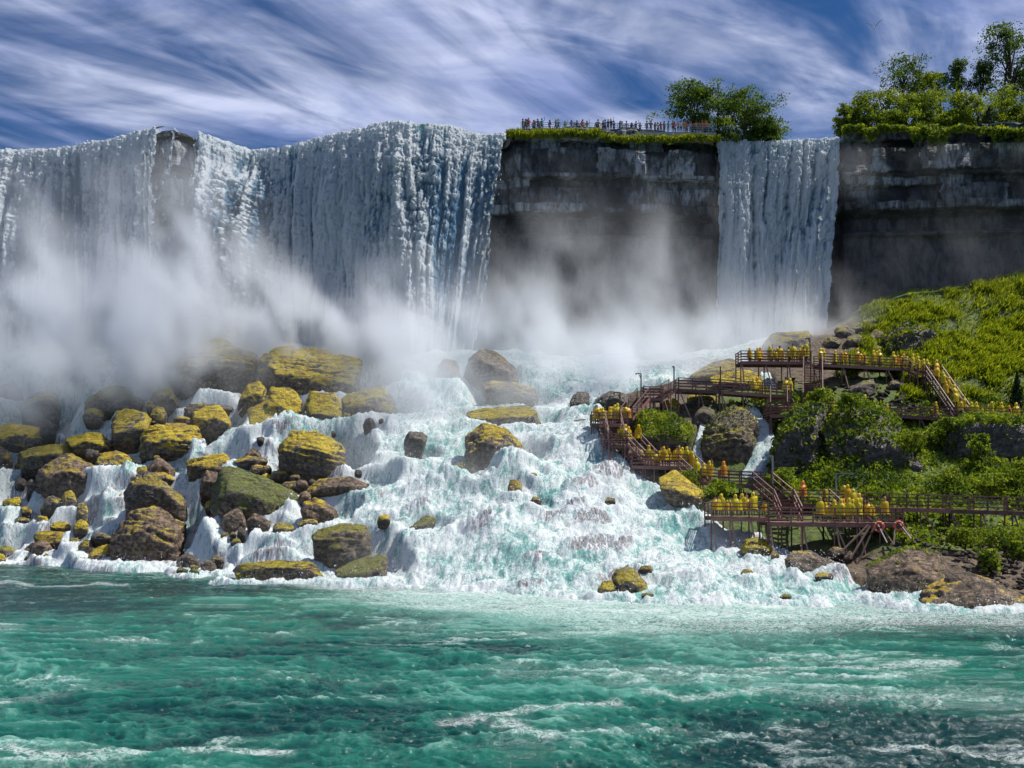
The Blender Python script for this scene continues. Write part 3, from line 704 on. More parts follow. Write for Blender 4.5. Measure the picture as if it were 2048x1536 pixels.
# ------------------------------------------------------------------ cascades over the talus
def m_cascade():
    m, nt, bs = new_mat('white_water'); g = NT(nt)
    foam = g.attr('foam'); thin = g.attr('thin'); turq = g.attr('turq')
    fl = g.wpos((1.1, 0.5, 0.5)); fine = g.wpos((4.0, 1.4, 1.0))
    n1 = g.noise(fl, 1.0, 6, 0.62, 1.3); n2 = g.noise(fine, 1.0, 5, 0.65, 1.6)
    vs = g.math('ABSOLUTE', g.math('SUBTRACT', n2, 0.5))           # thin strands of foam
    lace = g.rng(vs, 0.085, 0.0)
    rock = g.mix(g.rng(n1, 0.35, 0.65), (0.06, 0.058, 0.056), (0.17, 0.16, 0.15))
    teal = g.mix(g.rng(n1, 0.3, 0.7), (0.09, 0.29, 0.27), (0.28, 0.47, 0.44))
    white = g.mix(g.rng(n2, 0.3, 0.75), (0.50, 0.56, 0.58), (0.68, 0.71, 0.71))
    fm = g.math('ADD', foam, g.math('ADD', g.math('MULTIPLY', g.math('SUBTRACT', n1, 0.5), 1.3), g.math('MULTIPLY', g.math('SUBTRACT', n2, 0.5), 1.0)))
    n6 = g.noise(g.wpos((6, 4, 4)), 1.0, 5, .75)
    fm = g.math('ADD', fm, g.math('MULTIPLY', g.math('SUBTRACT', n6, .5), 1.1))
    c = g.mix(g.rng(fm, 0.42, 0.86), teal, white)
    n3 = g.noise(g.wpos((5.0, 1.0, 0.7)), 1.0, 5, 0.6, 0.7)
    veil = g.mix(g.math('MAXIMUM', g.math('MULTIPLY', lace, .5), g.rng(n3, 0.46, 0.60)), rock, (0.60, 0.63, 0.68))
    c = g.mix(g.rng(g.math('ADD', thin, g.math('MULTIPLY', g.math('SUBTRACT', n1, 0.5), 1.7)), 0.42, 0.66), c, veil)
    g.put(bs.inputs['Base Color'], c)
    bs.inputs['Roughness'].default_value = 0.6
    bs.inputs['Specular IOR Level'].default_value = 0.25
    g.put(bs.inputs['Normal'], g.bump(g.math('ADD', n6, g.math('MULTIPLY_ADD', n2, .5, n1)), 0.6, 0.25))
    return m
CASC = m_cascade()
X, Y, PX = frustum_grid(-420, 2060, 960, np.arange(60, 140, 0.19))
Z0 = zt(X, Y)
Z = shape_pools(X, Y, Z0.copy())
left = sstep(900, 620, PX)                                    # stepped falls among the boulders; open rapids elsewhere
q = Z / 1.5 + 1.6 * fbm(X * 0.13, Y * 0.13, o=3, s=41)
fr = q - np.floor(q)
stepz = 1.5 * (np.floor(q) + sstep(0.62, 1.0, fr) - q)
Z = Z + left * 0.75 * stepz + (1 - left) * 0.18 * stepz
Z = shape_pools(X, Y, Z, True, .12)
wx = X + 1.5 * (fbm(X * 0.3, Y * 0.3, o=2, s=43) - .5); wy = Y * 0.8
b1 = billow(wx * 0.16, wy * 0.20, o=3, s=44); b2 = billow(wx * 0.55, wy * 0.55, o=3, s=47); b3 = billow(X * 1.7, Y * 1.4, o=4, s=50, g=.68)
calm = sstep(2.6, 0.2, Z0)
Z = Z + (1 - left) * (1.15 * (b1 - .42)) * (1 - .5 * calm) + (0.75 - .45 * left) * 0.9 * (b2 - .36) + (0.36 + .16 * left) * (b3 - .36)
# thin burst of water thrown up in the middle of the rapids
for (bx, by, bw, bh) in ((985, 1025, 56, 34), (560, 845, 40, 22), (1010, 930, 60, 22), (870, 955, 40, 20), (1390, 1030, 40, 18)):
    yy = ray_hit(bx, by + bh * .5); cx = (bx - 1024) / F * yy; rw = bw / F * yy
    d = ((X - cx) / rw) ** 2 + ((Y - yy) / (rw * .7)) ** 2
    Z += np.exp(-d) * bh / F * yy * 1.1 * (0.45 + 0.9 * billow(X * 1.2, Y * 1.2, o=3, s=61))
thin = np.zeros_like(Z)
for (cx, cy, rx, ry, hh) in VEIL3:
    d = ((X - cx) / rx) ** 2 + ((Y - cy) / ry) ** 2
    w = np.clip(1 - d, 0, 1)
    Z += hh * 0.36 * np.sqrt(w)
    thin = np.maximum(thin, .74 * sstep(0.0, 0.8, w))
PY = HY - (Z - CH) * F / Y
wet = wet_mask(PX, HY - (Z0 - CH) * F / Y)
foam = np.clip(0.45 + 0.5 * fbm(X * 0.22, Y * 0.22, o=3, s=71) + left * 0.10 + 0.35 * (b2 - .35), 0, 1)
steep = sstep(0.62, 0.8, fr) * sstep(1.0, 0.93, fr)
thin = np.maximum(thin, left * (.25 + .75 * steep) * 1.05 * fbm(X * 0.4, Y * 0.4, o=2, s=73))
Z = np.where(wet > 0.02, (Z + 0.12) * wet + (Z0 - .9) * (1 - wet), Z0 - .9)
fac = grid_faces(*X.shape)
keep = (wet.ravel()[fac].max(1) > 0.02) & (Z.ravel()[fac].max(1) > -0.6)
me = mesh_np('cascade', np.stack([X, Y, Z], -1).reshape(-1, 3), fac[keep], CASC, attrs={'foam': foam.ravel(), 'thin': thin.ravel(), 'turq': b1.ravel()})
casc_o = tag(obj('cascading_water', me), kind='structure')
_cw = (wet * (foam ** 2) * (b2 ** 2 + .3 * b3) * (Z > -.2) * (PX > -60) * (1 - .85 * sstep(0, .3, thin))).ravel(); _cV = np.stack([X, Y, Z], -1).reshape(-1, 3)

# ------------------------------------------------------------------ the river
def m_river():
    m, nt, bs = new_mat('river_water'); g = NT(nt)
    foam = g.attr('foam'); aer = g.attr('aerated')
    n1 = g.noise(g.wpos((0.6, 1.0, 1)), 2.2, 7, 0.68, 1.8)
    n2 = g.noise(g.wpos((1.0, 1.6, 1)), 5.0, 6, 0.68, 1.2)
    strand = g.rng(g.math('ABSOLUTE', g.math('SUBTRACT', n1, 0.5)), 0.055, 0.0)
    strand2 = g.rng(g.math('ABSOLUTE', g.math('SUBTRACT', n2, 0.5)), 0.06, 0.0)
    deep = g.mix(g.rng(aer, 0.1, 0.8), (0.0008, 0.034, 0.034), (0.010, 0.118, 0.086))
    deep = g.mix(g.rng(aer, 0.75, 1.2), deep, (0.07, 0.25, 0.195))
    lace = g.math('MULTIPLY', g.math('MAXIMUM', strand, g.math('MULTIPLY', strand2, 0.7)), g.rng(foam, 0.06, 0.6, 0.0, 0.75))
    solid = g.math('MULTIPLY', g.rng(g.math('ADD', foam, g.math('ADD', g.math('MULTIPLY', g.math('SUBTRACT', n2, 0.5), 1.8), g.math('MULTIPLY', g.math('SUBTRACT', n1, 0.5), 1.6))), 0.74, 1.25), .85)
    fm = g.math('MAXIMUM', lace, solid)
    g.put(bs.inputs['Base Color'], g.mix(fm, deep, (0.60, 0.66, 0.65)))
    g.put(bs.inputs['Roughness'], g.math('MULTIPLY_ADD', fm, 0.5, 0.12))
    bs.inputs['IOR'].default_value = 1.33
    g.put(bs.inputs['Normal'], g.bump(g.math('MULTIPLY_ADD', n2, 0.5, n1), 0.5, 0.12))
    return m
RIV = m_river()
rows = np.concatenate([np.linspace(1106, 1560, 620), np.linspace(1562, 2400, 120)])
Ys = CH * F / (rows - HY)
X, Y, PX = frustum_grid(-500, 2550, 880, Ys[::-1].copy())
dist = shoreY(PX) - Y                                        # metres out from the shore
u = X + 2.2 * (fbm(X * 0.08, Y * 0.08, o=3, s=80) - .5) * 4
w1 = fbm(u * 0.10 + 0.03 * Y, Y * 0.22, o=3, s=81) - .5
w2 = 1 - billow(u * 0.42 + .1 * Y, Y * 0.62, o=4, s=84, g=.55)               # sharp crests
w3 = 1 - billow(u * 1.5 + 0.5 * Y, Y * 1.9, o=3, s=87, g=.6)
w4 = fbm(u * 3.6, Y * 4.6, o=3, s=90) - .5
Z = 0.55 * w1 + 0.36 * (w2 - .6) + 0.20 * (w3 - .6) + 0.10 * w4
Z *= 0.75 + 0.25 * sstep(70, 30, Y)
PY = HY + CH * F / Y
patch = fbm(X * 0.045, Y * 0.075, o=4, s=93)
boil = sstep(0.50, 0.72, fbm(X * 0.16 + 3, Y * 0.34, o=4, s=97))
centre = np.exp(-((PX - 1100) / 420) ** 2)
near_shore = sstep(0.36, 0.74, 1 - dist / 26 + 0.5 * (patch - .5)) * sstep(520, 1000, PX + 200 * (patch - .5)) + sstep(7.0, 0.0, dist + 3 * (patch - .5)) * sstep(420, 620, PX) + sstep(2.0, 0.0, dist)
plume = sstep(30, 2, dist) * sstep(500, 900, PX) * sstep(2100, 1500, PX)
foam = np.clip(0.07 + 0.20 * boil * sstep(.42, .64, patch + .10 * centre) + 0.5 * np.clip(near_shore, 0, 1) + 0.30 * plume + 0.34 * sstep(.38, .52, w2 - .35 + .4 * (w3 - .6)) * (.2 + .8 * boil), 0, 1.1)
# long foam lines drifting near the boat
for (x0, y0, x1, y1, wd, am) in ((0, 1505, 560, 1498, 7, .8), (900, 1440, 1220, 1408, 8, .6), (1500, 1345, 1900, 1330, 6, .7), (1750, 1500, 2100, 1520, 8, .65), (1020, 1455, 1090, 1472, 10, .8), (1300, 1390, 1500, 1400, 7, .5), (1500, 1395, 2000, 1405, 5, .4), (0, 1175, 250, 1165, 3, .55)):
    t = np.clip((PX - x0) / (x1 - x0), 0, 1)
    d = np.hypot((PX - (x0 + t * (x1 - x0))) * .25, PY - (y0 + t * (y1 - y0)) - 26 * (fbm(PX * .008, PX * 0, o=3, s=int(x0) % 50) - .5))
    foam = np.maximum(foam, am * np.exp(-(d / wd) ** 2))
aer = np.clip(0.36 + 1.6 * (patch - .45) + 0.30 * centre + 0.5 * plume + 1.1 * (w2 - .60) + 0.7 * (w3 - .6) + 0.5 * (w1) - 0.55 * sstep(1380, 1470, PY) * sstep(1100, 1700, PX) - 0.25 * sstep(500, 0, PX) * sstep(1320, 1200, PY), 0, 1.2)
me = mesh_np('river', np.stack([X, Y, Z], -1).reshape(-1, 3), grid_faces(*X.shape), RIV, attrs={'foam': foam.ravel(), 'aerated': aer.ravel()})
tag(obj('river', me), kind='structure')
# the wide river around and behind the boat, out of the frame
xs = np.linspace(-900, 900, 40); ys = np.linspace(-900, 130, 40)
Xb, Yb = np.meshgrid(xs, ys)
me = mesh_np('river_reach', np.stack([Xb, Yb, np.full_like(Xb, -1.1)], -1).reshape(-1, 3), grid_faces(40, 40), RIV, attrs={'foam': np.full(1600, .12), 'aerated': np.full(1600, .4)})
tag(obj('river_reach', me), kind='structure')

# ------------------------------------------------------------------ cliff
CREST_PX = np.array([-1200, -500, -200, 0, 100, 180, 250, 320, 345, 400, 460, 500, 540, 600, 640, 700, 760, 820, 880, 930, 960, 1020, 1040, 1200, 1420, 1440, 1560, 1680, 1710, 1850, 2048, 2300, 3200], float)
CREST_PY = np.array([310, 306, 305, 303, 300, 286, 273, 256, 256, 266, 286, 300, 300, 287, 276, 263, 249, 246, 251, 262, 268, 270, 274, 278, 284, 287, 283, 277, 272, 268, 262, 256, 250], float)
ZC = 55.0
def crestY(px): return (ZC - CH) * F / (HY - np.interp(px, CREST_PX, CREST_PY))
def m_cliff():
    m, nt, bs = new_mat('cliff_rock'); g = NT(nt)
    n1 = g.noise(g.wpos((0.25, 0.25, 0.16)), 1.0, 6, 0.6, 0.6)
    n2 = g.noise(g.wpos((1.2, 1.2, 0.35)), 1.0, 6, 0.65, 0.5)
    n3 = g.noise(g.wpos((0.4, 0.4, 4.0)), 1.0, 5, 0.6)
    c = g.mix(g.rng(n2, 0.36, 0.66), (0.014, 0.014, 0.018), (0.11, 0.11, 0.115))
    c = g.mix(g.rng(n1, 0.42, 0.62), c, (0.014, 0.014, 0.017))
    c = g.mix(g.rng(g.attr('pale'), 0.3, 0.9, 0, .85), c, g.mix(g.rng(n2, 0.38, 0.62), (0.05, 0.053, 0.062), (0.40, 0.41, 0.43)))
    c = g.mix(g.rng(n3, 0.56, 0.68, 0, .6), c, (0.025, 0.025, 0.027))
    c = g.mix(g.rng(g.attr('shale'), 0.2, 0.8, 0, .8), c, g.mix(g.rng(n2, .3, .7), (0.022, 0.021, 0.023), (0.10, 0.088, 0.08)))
    g.put(bs.inputs['Base Color'], c)
    bs.inputs['Roughness'].default_value = 0.75
    g.put(bs.inputs['Normal'], g.bump(g.math('ADD', n2, n3), 0.8, 0.3))
    return m
px = np.linspace(-900, 2900, 1150); zz = np.linspace(20, 56.2, 185)
ZZ, PX = np.meshgrid(zz, px, indexing='ij')
ZZ = 20 + (ZZ - 20) * (1 - .052 * np.maximum(sstep(1040, 1010, PX), sstep(1425, 1445, PX) * sstep(1690, 1670, PX)) * (1 - np.exp(-((PX - 345) / 60) ** 4)) - .026 * np.exp(-((PX - 345) / 60) ** 4))
Yc = crestY(PX)
X = (PX - 1024) / F * Yc
beds = np.cumsum(np.random.default_rng(3).uniform(0.3, 1.0, 90) ** 2 * 3.2 + .25) + 18
zw = ZZ + 0.35 * (fbm(X * 0.06, ZZ * 0.02, o=2, s=101) - .5)
bi = np.searchsorted(beds, zw)
bl_len = 2.2 + 6.5 * _hash(bi, bi * 0, bi * 0, 5)
blk = np.floor((X + 1.2 * (fbm(X * .5, ZZ * .5, o=3, s=99) - .5) + 9 * _hash(bi, bi * 0, bi * 0, 9)) / bl_len).astype(int)
off = _hash(bi, blk, bi * 0, 13)
bedoff = _hash(bi, bi * 0, bi * 0, 17)
capm = sstep(44.8, 45.6, ZZ)
under = sstep(42.0, 43.0, ZZ) * (1 - sstep(44.6, 45.4, ZZ))
shale = 1 - sstep(41.5, 42.6, ZZ)
D = capm * (1.0 * (off - .5) + 1.5 * (bedoff - .5) + 1.0 * (billow(X * .45, ZZ * .3, o=3, s=98) - .4) + 1.5 * (fbm(X * 0.12, ZZ * 0.05, o=3, s=103) - .5) * 2)
D += -2.3 * under + shale * (0.24 * (42 - ZZ) + 1.6 * (fbm(X * 0.18, ZZ * 0.12, o=4, s=107) - .5) * 1.4 - 1.2)
D += 0.5 * (fbm(X * 0.7, ZZ * 0.5, o=4, s=109) - .5)
fallzone = np.maximum(sstep(1040, 1010, PX), sstep(1425, 1445, PX) * sstep(1690, 1670, PX))
rb = sstep(1690, 1720, PX)
Ycl = Yc + 0.6 + fallzone * 2.4 - D * (1 - 0.5 * fallzone)
nub = np.exp(-((PX - 345) / 55) ** 2) * sstep(1.0, 0.3, fallzone * 0)
ZZ = ZZ + capm * sstep(54, 56, ZZ) * (1 - fallzone) * (1.6 * (fbm(X * .22, X * 0 + 3, o=4, s=131) - .55))
Ycl -= 2.0 * np.exp(-((PX - 350) / 48.) ** 2) * sstep(40, 46, ZZ)
pale = capm * np.clip(off * 0.8 + 0.5 * sstep(.4, .6, fbm(X * 0.15, ZZ * 0.2, o=3, s=113)) - .15, 0, 1)
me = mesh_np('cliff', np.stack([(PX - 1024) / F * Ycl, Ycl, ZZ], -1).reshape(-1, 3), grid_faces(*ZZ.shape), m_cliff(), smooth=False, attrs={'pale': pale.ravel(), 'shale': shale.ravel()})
tag(obj('cliff', me), kind='structure')
# plateau behind the cliff edge
px = np.linspace(-900, 2900, 240); tt = np.array([-0.2, 1.0, 3, 7, 20, 60, 160, 420.0])
TT, PX = np.meshgrid(tt, px, indexing='ij')
Yp = crestY(PX) + 0.9 + TT
fz = np.maximum(sstep(1040, 1005, PX), sstep(1425, 1450, PX) * sstep(1690, 1665, PX))
Zp = np.where(fz > .5, ZC - 0.8, ZC + 1.1) + 0.3 * (fbm((PX - 1024) / F * Yp * .3, Yp * .3, o=3, s=119) - .5)
Zp += (1 - fz) * sstep(1660, 1760, PX) * sstep(1, 14, TT) * 2.0
gm_ = new_mat('plateau_grass'); gg = NT(gm_[1])
gn = gg.noise(gg.wpos(), 1.4, 6, .65)
gg.put(gm_[2].inputs['Base Color'], gg.mix(gg.rng(gn, .3, .7), (0.03, 0.05, 0.01), (0.12, 0.15, 0.03)))
me = mesh_np('plateau', np.stack([(PX - 1024) / F * Yp, Yp, Zp], -1).reshape(-1, 3), grid_faces(*TT.shape), gm_[0])
tag(obj('plateau', me), kind='structure')

# ------------------------------------------------------------------ waterfalls
def m_fall():
    m, nt, bs = new_mat('falling_water'); g = NT(nt)
    foam = g.attr('foam'); deep = g.attr('deep')
    n1 = g.noise(g.wpos((2.6, 1.0, 0.22)), 1.0, 6, 0.65, 0.6)
    n2 = g.noise(g.wpos((6.0, 2.0, 0.8)), 1.0, 6, 0.72, 0.6)
    water = g.mix(g.rng(n1, .3, .7), (0.07, 0.20, 0.36), (0.21, 0.41, 0.60))
    water = g.mix(g.attr('rock'), water, (0.035, 0.035, 0.04))
    green = g.mix(g.attr('lip'), water, (0.16, 0.40, 0.37))
    fm = g.math('ADD', foam, g.math('ADD', g.math('MULTIPLY', g.math('SUBTRACT', n1, 0.5), 0.9), g.math('MULTIPLY', g.math('SUBTRACT', n2, .5), .7)))
    g.put(bs.inputs['Base Color'], g.mix(g.rng(fm, 0.18, 0.74), green, (0.80, 0.86, 0.92)))
    bs.inputs['Roughness'].default_value = 0.85
    bs.inputs['Specular IOR Level'].default_value = 0.12
    n4 = g.noise(g.wpos((7.0, 3.0, 3.0)), 1.0, 4, 0.7)
    g.put(bs.inputs['Normal'], g.bump(g.math('ADD', n4, g.math('ADD', n1, n2)), 0.9, 0.35))
    tr = g.n('ShaderNodeBsdfTranslucent'); g.put(tr.inputs['Color'], (0.75, 0.86, 0.92))
    mx = g.n('ShaderNodeMixShader'); mx.inputs[0].default_value = 0.32
    nt.links.new(bs.outputs[0], mx.inputs[1]); nt.links.new(tr.outputs[0], mx.inputs[2])
    nt.links.new(mx.outputs[0], nt.nodes['Material Output'].inputs['Surface'])
    return m
FALL = m_fall()
fr_g = np.random.default_rng(5)
SPRAY = m_flat('flung_spray', (0.84, 0.87, 0.88), .9, .1)
def flakes(name, V, prob, n, jit, off, s0, s1, mat, parent=None):
    """drops and shreds of water thrown clear of the sheet"""
    i = fr_g.choice(len(V), n, p=prob)
    C = V[i] + fr_g.normal(size=(n, 3)) * jit + off * fr_g.uniform(0, 1, (n, 1))
    s = fr_g.uniform(s0, s1, (n, 1, 1)) * fr_g.uniform(.5, 1.2, (n, 1, 1))
    T = fr_g.normal(size=(n, 4, 3)) * .55 * np.array([.8, .8, 1.3])
    Q = (C[:, None, :] + T * s).reshape(-1, 3)
    b = (np.arange(n) * 4)[:, None, None]
    Fq = (b + np.array([[0, 1, 2], [0, 2, 3], [0, 3, 1], [1, 3, 2]])[None]).reshape(-1, 3)
    o = obj(name, mesh_np(name, Q, Fq, SPRAY), parent=parent)
    tag(o, kind='stuff')
    return o
def curtain(name, label, px0, px1, nu, zbot, nv, seed, rockmask, bulge=None, edge=(0.0, 0.0), nflake=12000, taper=-62):
    px = np.linspace(px0, px1, nu)
    s = np.concatenate([np.linspace(-5.0, 0, 26)[:-1], np.linspace(0, 1, nv) ** 1.12 * (ZC - zbot)])   # <0: still on the brink
    S, PX = np.meshgrid(s, px, indexing='ij')
    Yc = crestY(PX); Xc = (PX - 1024) / F * Yc
    fall = np.maximum(S, 0); ap = np.minimum(S, 0)
    z = ZC + 0.15 - fall - 0.02 * ap ** 2 * 0 - 0.25 * np.exp(-np.abs(S) / .8) * 0
    fwd = 0.62 * np.sqrt(fall + 0.02)
    t = fall / (ZC - zbot)
    wu = Xc + 1.4 * (fbm(Xc * 0.35, S * 0.10, o=3, s=seed) - .5)
    streams = fbm(wu * 0.42, S * 0.035, o=3, s=seed + 1) - .5
    ropes = billow(wu * 0.62, S * 0.05 + 2 * streams, o=3, s=seed + 4, g=.5)
    pop = billow(Xc * 1.3 + 0.4 * S, S * 0.75 - 1.2 * wu * .1, o=4, s=seed + 8, g=.62)
    pop2 = fbm(Xc * 4.2, S * 2.0, o=3, s=seed + 12, g=.65)
    fib = fbm(wu * 3.4, S * .12, o=3, s=seed + 30, g=.6)
    amp = 0.35 + 0.9 * sstep(0, .35, t)
    big = fbm(Xc * .13, S * .07, o=3, s=seed + 33) - .5
    D = 2.6 * streams * amp + 1.6 * (ropes - .4) * amp + (0.9 * (pop - .4) + .42 * (pop2 - .4)) * (1 - .7 * sstep(.2, .85, t)) + .34 * (fib - .5) + .25 * (fbm(Xc * 5.5, S * .9, o=2, s=seed + 40) - .5)
    lipr = np.exp(-np.abs(S) / 1.2)
    zd = lipr * (0.28 * (pop - .4) + 0.1 * (pop2 - .4) + 0.35 * (fbm(Xc * .25, S * .2, o=2, s=seed + 15) - .5))
    Yv = Yc - ap - fwd - D * sstep(-2.0, 1.5, S)
    if bulge is not None:
        for (bp, bs_, bt0, ba) in bulge:
            Yv -= ba * np.exp(-((PX - bp) / bs_) ** 2) * sstep(bt0, bt0 + .16, t) * (.8 + .9 * pop)
    rk = rockmask(PX, t)
    PXs = PX + taper * t * sstep(px1 - 230, px1, PX)
    V = np.stack([(PXs - 1024) / F * (Yc - ap * 0 - fwd * .6) , Yv, z + zd], -1)
    foam = np.clip(0.63 + 0.9 * streams + 1.5 * big * sstep(0, .2, t) + 1.3 * (ropes - .36) + 1.3 * (pop - .36) * (1 - .7 * t) + .8 * (pop2 - .5) * (1 - .6 * t) + .6 * (fib - .5) + .3 * lipr, 0, 1)
    foam = foam * (1 - .55 * rk)
    cover = 1.0 - rk * 0.75
    e = np.minimum(sstep(px0, px0 + edge[0] + .01, PX) if edge[0] else 1.0, sstep(px1, px1 - edge[1] - .01, PX) if edge[1] else 1.0)
    cover = cover * e
    hol = 0.5 * fbm(wu * 1.5, S * .10, o=3, s=seed + 21) + 0.5 * fbm(Xc * 3.2, S * .8, o=3, s=seed + 24)
    alive = hol < cover * 0.85 + .02 + 0.06
    fac = grid_faces(*S.shape)
    keep = alive.ravel()[fac].sum(1) >= 3
    lip = np.clip(lipr * 1.1, 0, 1) * (1 - rk)
    me = mesh_np(name, V.reshape(-1, 3), fac[keep], FALL, attrs={'foam': foam.ravel(), 'deep': t.ravel(), 'lip': lip.ravel(), 'rock': (rk * .9).ravel()})
    o = obj('waterfall', me)
    tag(o, label, 'waterfall')
    w_ = (alive * (foam ** 2 + .25 * lipr) * (S > .6) * (1 - .6 * t)).ravel()
    flakes('spray', V.reshape(-1, 3), w_ / w_.sum(), nflake, np.array([.12, .45, .25]), np.array([0, -.35, .1]), .05, .11, FALL, o)
    return o
def rk_main(PX, t):
    nub = 0.8 * np.exp(-((PX - 348) / 58.) ** 4) * sstep(-.05, .0, t + .05)
    leftg = sstep(420, 250, PX) * 0.13 * sstep(0.03, .25, t)
    rightg = sstep(950, 1000, PX) * .28
    notch = np.exp(-((PX - 365) / 46.) ** 2) * sstep(.12, .3, t)
    return np.clip(np.maximum(np.maximum(nub, notch), np.maximum(leftg, rightg)), 0, 1)
curtain('main_fall', 'wide white waterfall pouring over the brink left of the railed platform', -420, 1030, 900, 24.5, 300, 200, rk_main,
        bulge=[(480, 62, .10, 3.4), (425, 30, .2, 1.8), (520, 50, .3, 2.2), (820, 110, .05, .9)], edge=(0, 34))
curtain('narrow_fall', 'narrow white waterfall between the two dark cliffs', 1424, 1686, 260, 25, 300, 300, lambda PX, t: np.zeros_like(t), edge=(20, 14), nflake=3500, taper=-40)
flakes('spray', _cV, _cw / _cw.sum(), 34000, np.array([.18, .18, .15]), np.array([0, -.1, .7]), .025, .075, SPRAY, casc_o)
# ------------------------------------------------------------------ mist at the foot of the falls
def build_mist(name, x0, x1, y0, y1, z0, z1, vox, dens_fn, scale, aniso=0.3, color=(.95, .96, 1.0)):
    nx, ny, nz = (int(round((b - a) / vox)) for a, b in ((x0, x1), (y0, y1), (z0, z1)))
    xs = x0 + (np.arange(nx) + .5) * vox; ys = y0 + (np.arange(ny) + .5) * vox; zs = z0 + (np.arange(nz) + .5) * vox
    Xv, Yv, Zv = np.meshgrid(xs, ys, zs, indexing='ij')
    d = dens_fn(Xv, Yv, Zv)
    me = mesh_np(name, np.stack([Xv, Yv, Zv], -1).reshape(-1, 3), np.zeros((0, 3), int), attrs={'d': d.ravel()})
    o = obj(name, me)
    tag(o, kind='stuff')
    m = bpy.data.materials.new('mist'); m.use_nodes = True
    nt = m.node_tree; nt.nodes.clear()
    out = nt.nodes.new('ShaderNodeOutputMaterial'); pv = nt.nodes.new('ShaderNodeVolumePrincipled')
    pv.inputs['Color'].default_value = (*color, 1); pv.inputs['Density'].default_value = scale
    pv.inputs['Anisotropy'].default_value = aniso
    nt.links.new(pv.outputs[0], out.inputs['Volume'])
    ng = bpy.data.node_groups.new('mist_volume', 'GeometryNodeTree')
    ng.interface.new_socket('Geometry', in_out='INPUT', socket_type='NodeSocketGeometry')
    ng.interface.new_socket('Geometry', in_out='OUTPUT', socket_type='NodeSocketGeometry')
    N, L = ng.nodes, ng.links
    gi = N.new('NodeGroupInput'); go = N.new('NodeGroupOutput')
    vc = N.new('GeometryNodeVolumeCube')
    vc.inputs['Min'].default_value = (x0, y0, z0); vc.inputs['Max'].default_value = (x1, y1, z1)
    vc.inputs['Resolution X'].default_value = nx; vc.inputs['Resolution Y'].default_value = ny; vc.inputs['Resolution Z'].default_value = nz
    vc.inputs['Background'].default_value = 0.0
    ps = N.new('GeometryNodeInputPosition'); sp = N.new('ShaderNodeSeparateXYZ'); L.new(ps.outputs[0], sp.inputs[0])
    def axis(o_, a, b, n):
        mr = N.new('ShaderNodeMapRange'); mr.clamp = True
        mr.inputs[1].default_value = a; mr.inputs[2].default_value = b; mr.inputs[3].default_value = 0; mr.inputs[4].default_value = n - 1
        L.new(o_, mr.inputs[0])
        r = N.new('ShaderNodeMath'); r.operation = 'ROUND'; L.new(mr.outputs[0], r.inputs[0])
        return r.outputs[0]
    ix, iy, iz = axis(sp.outputs[0], x0, x1, nx), axis(sp.outputs[1], y0, y1, ny), axis(sp.outputs[2], z0, z1, nz)
    def ma(a, b, c):
        n = N.new('ShaderNodeMath'); n.operation = 'MULTIPLY_ADD'; L.new(a, n.inputs[0]); n.inputs[1].default_value = b; L.new(c, n.inputs[2])
        return n.outputs[0]
    idx = ma(ma(ix, ny, iy), nz, iz)
    at = N.new('GeometryNodeInputNamedAttribute'); at.data_type = 'FLOAT'; at.inputs['Name'].default_value = 'd'
    si = N.new('GeometryNodeSampleIndex'); si.data_type = 'FLOAT'; si.domain = 'POINT'
    L.new(gi.outputs[0], si.inputs['Geometry'])
    L.new(at.outputs['Attribute'], si.inputs['Value'])
    ti = N.new('FunctionNodeFloatToInt'); L.new(idx, ti.inputs[0]); L.new(ti.outputs[0], si.inputs['Index'])
    L.new(si.outputs['Value'], vc.inputs['Density'])
    sm = N.new('GeometryNodeSetMaterial'); sm.inputs['Material'].default_value = m
    L.new(vc.outputs[0], sm.inputs[0]); L.new(sm.outputs[0], go.inputs[0])
    md = o.modifiers.new('mist', 'NODES'); md.node_group = ng
    return o

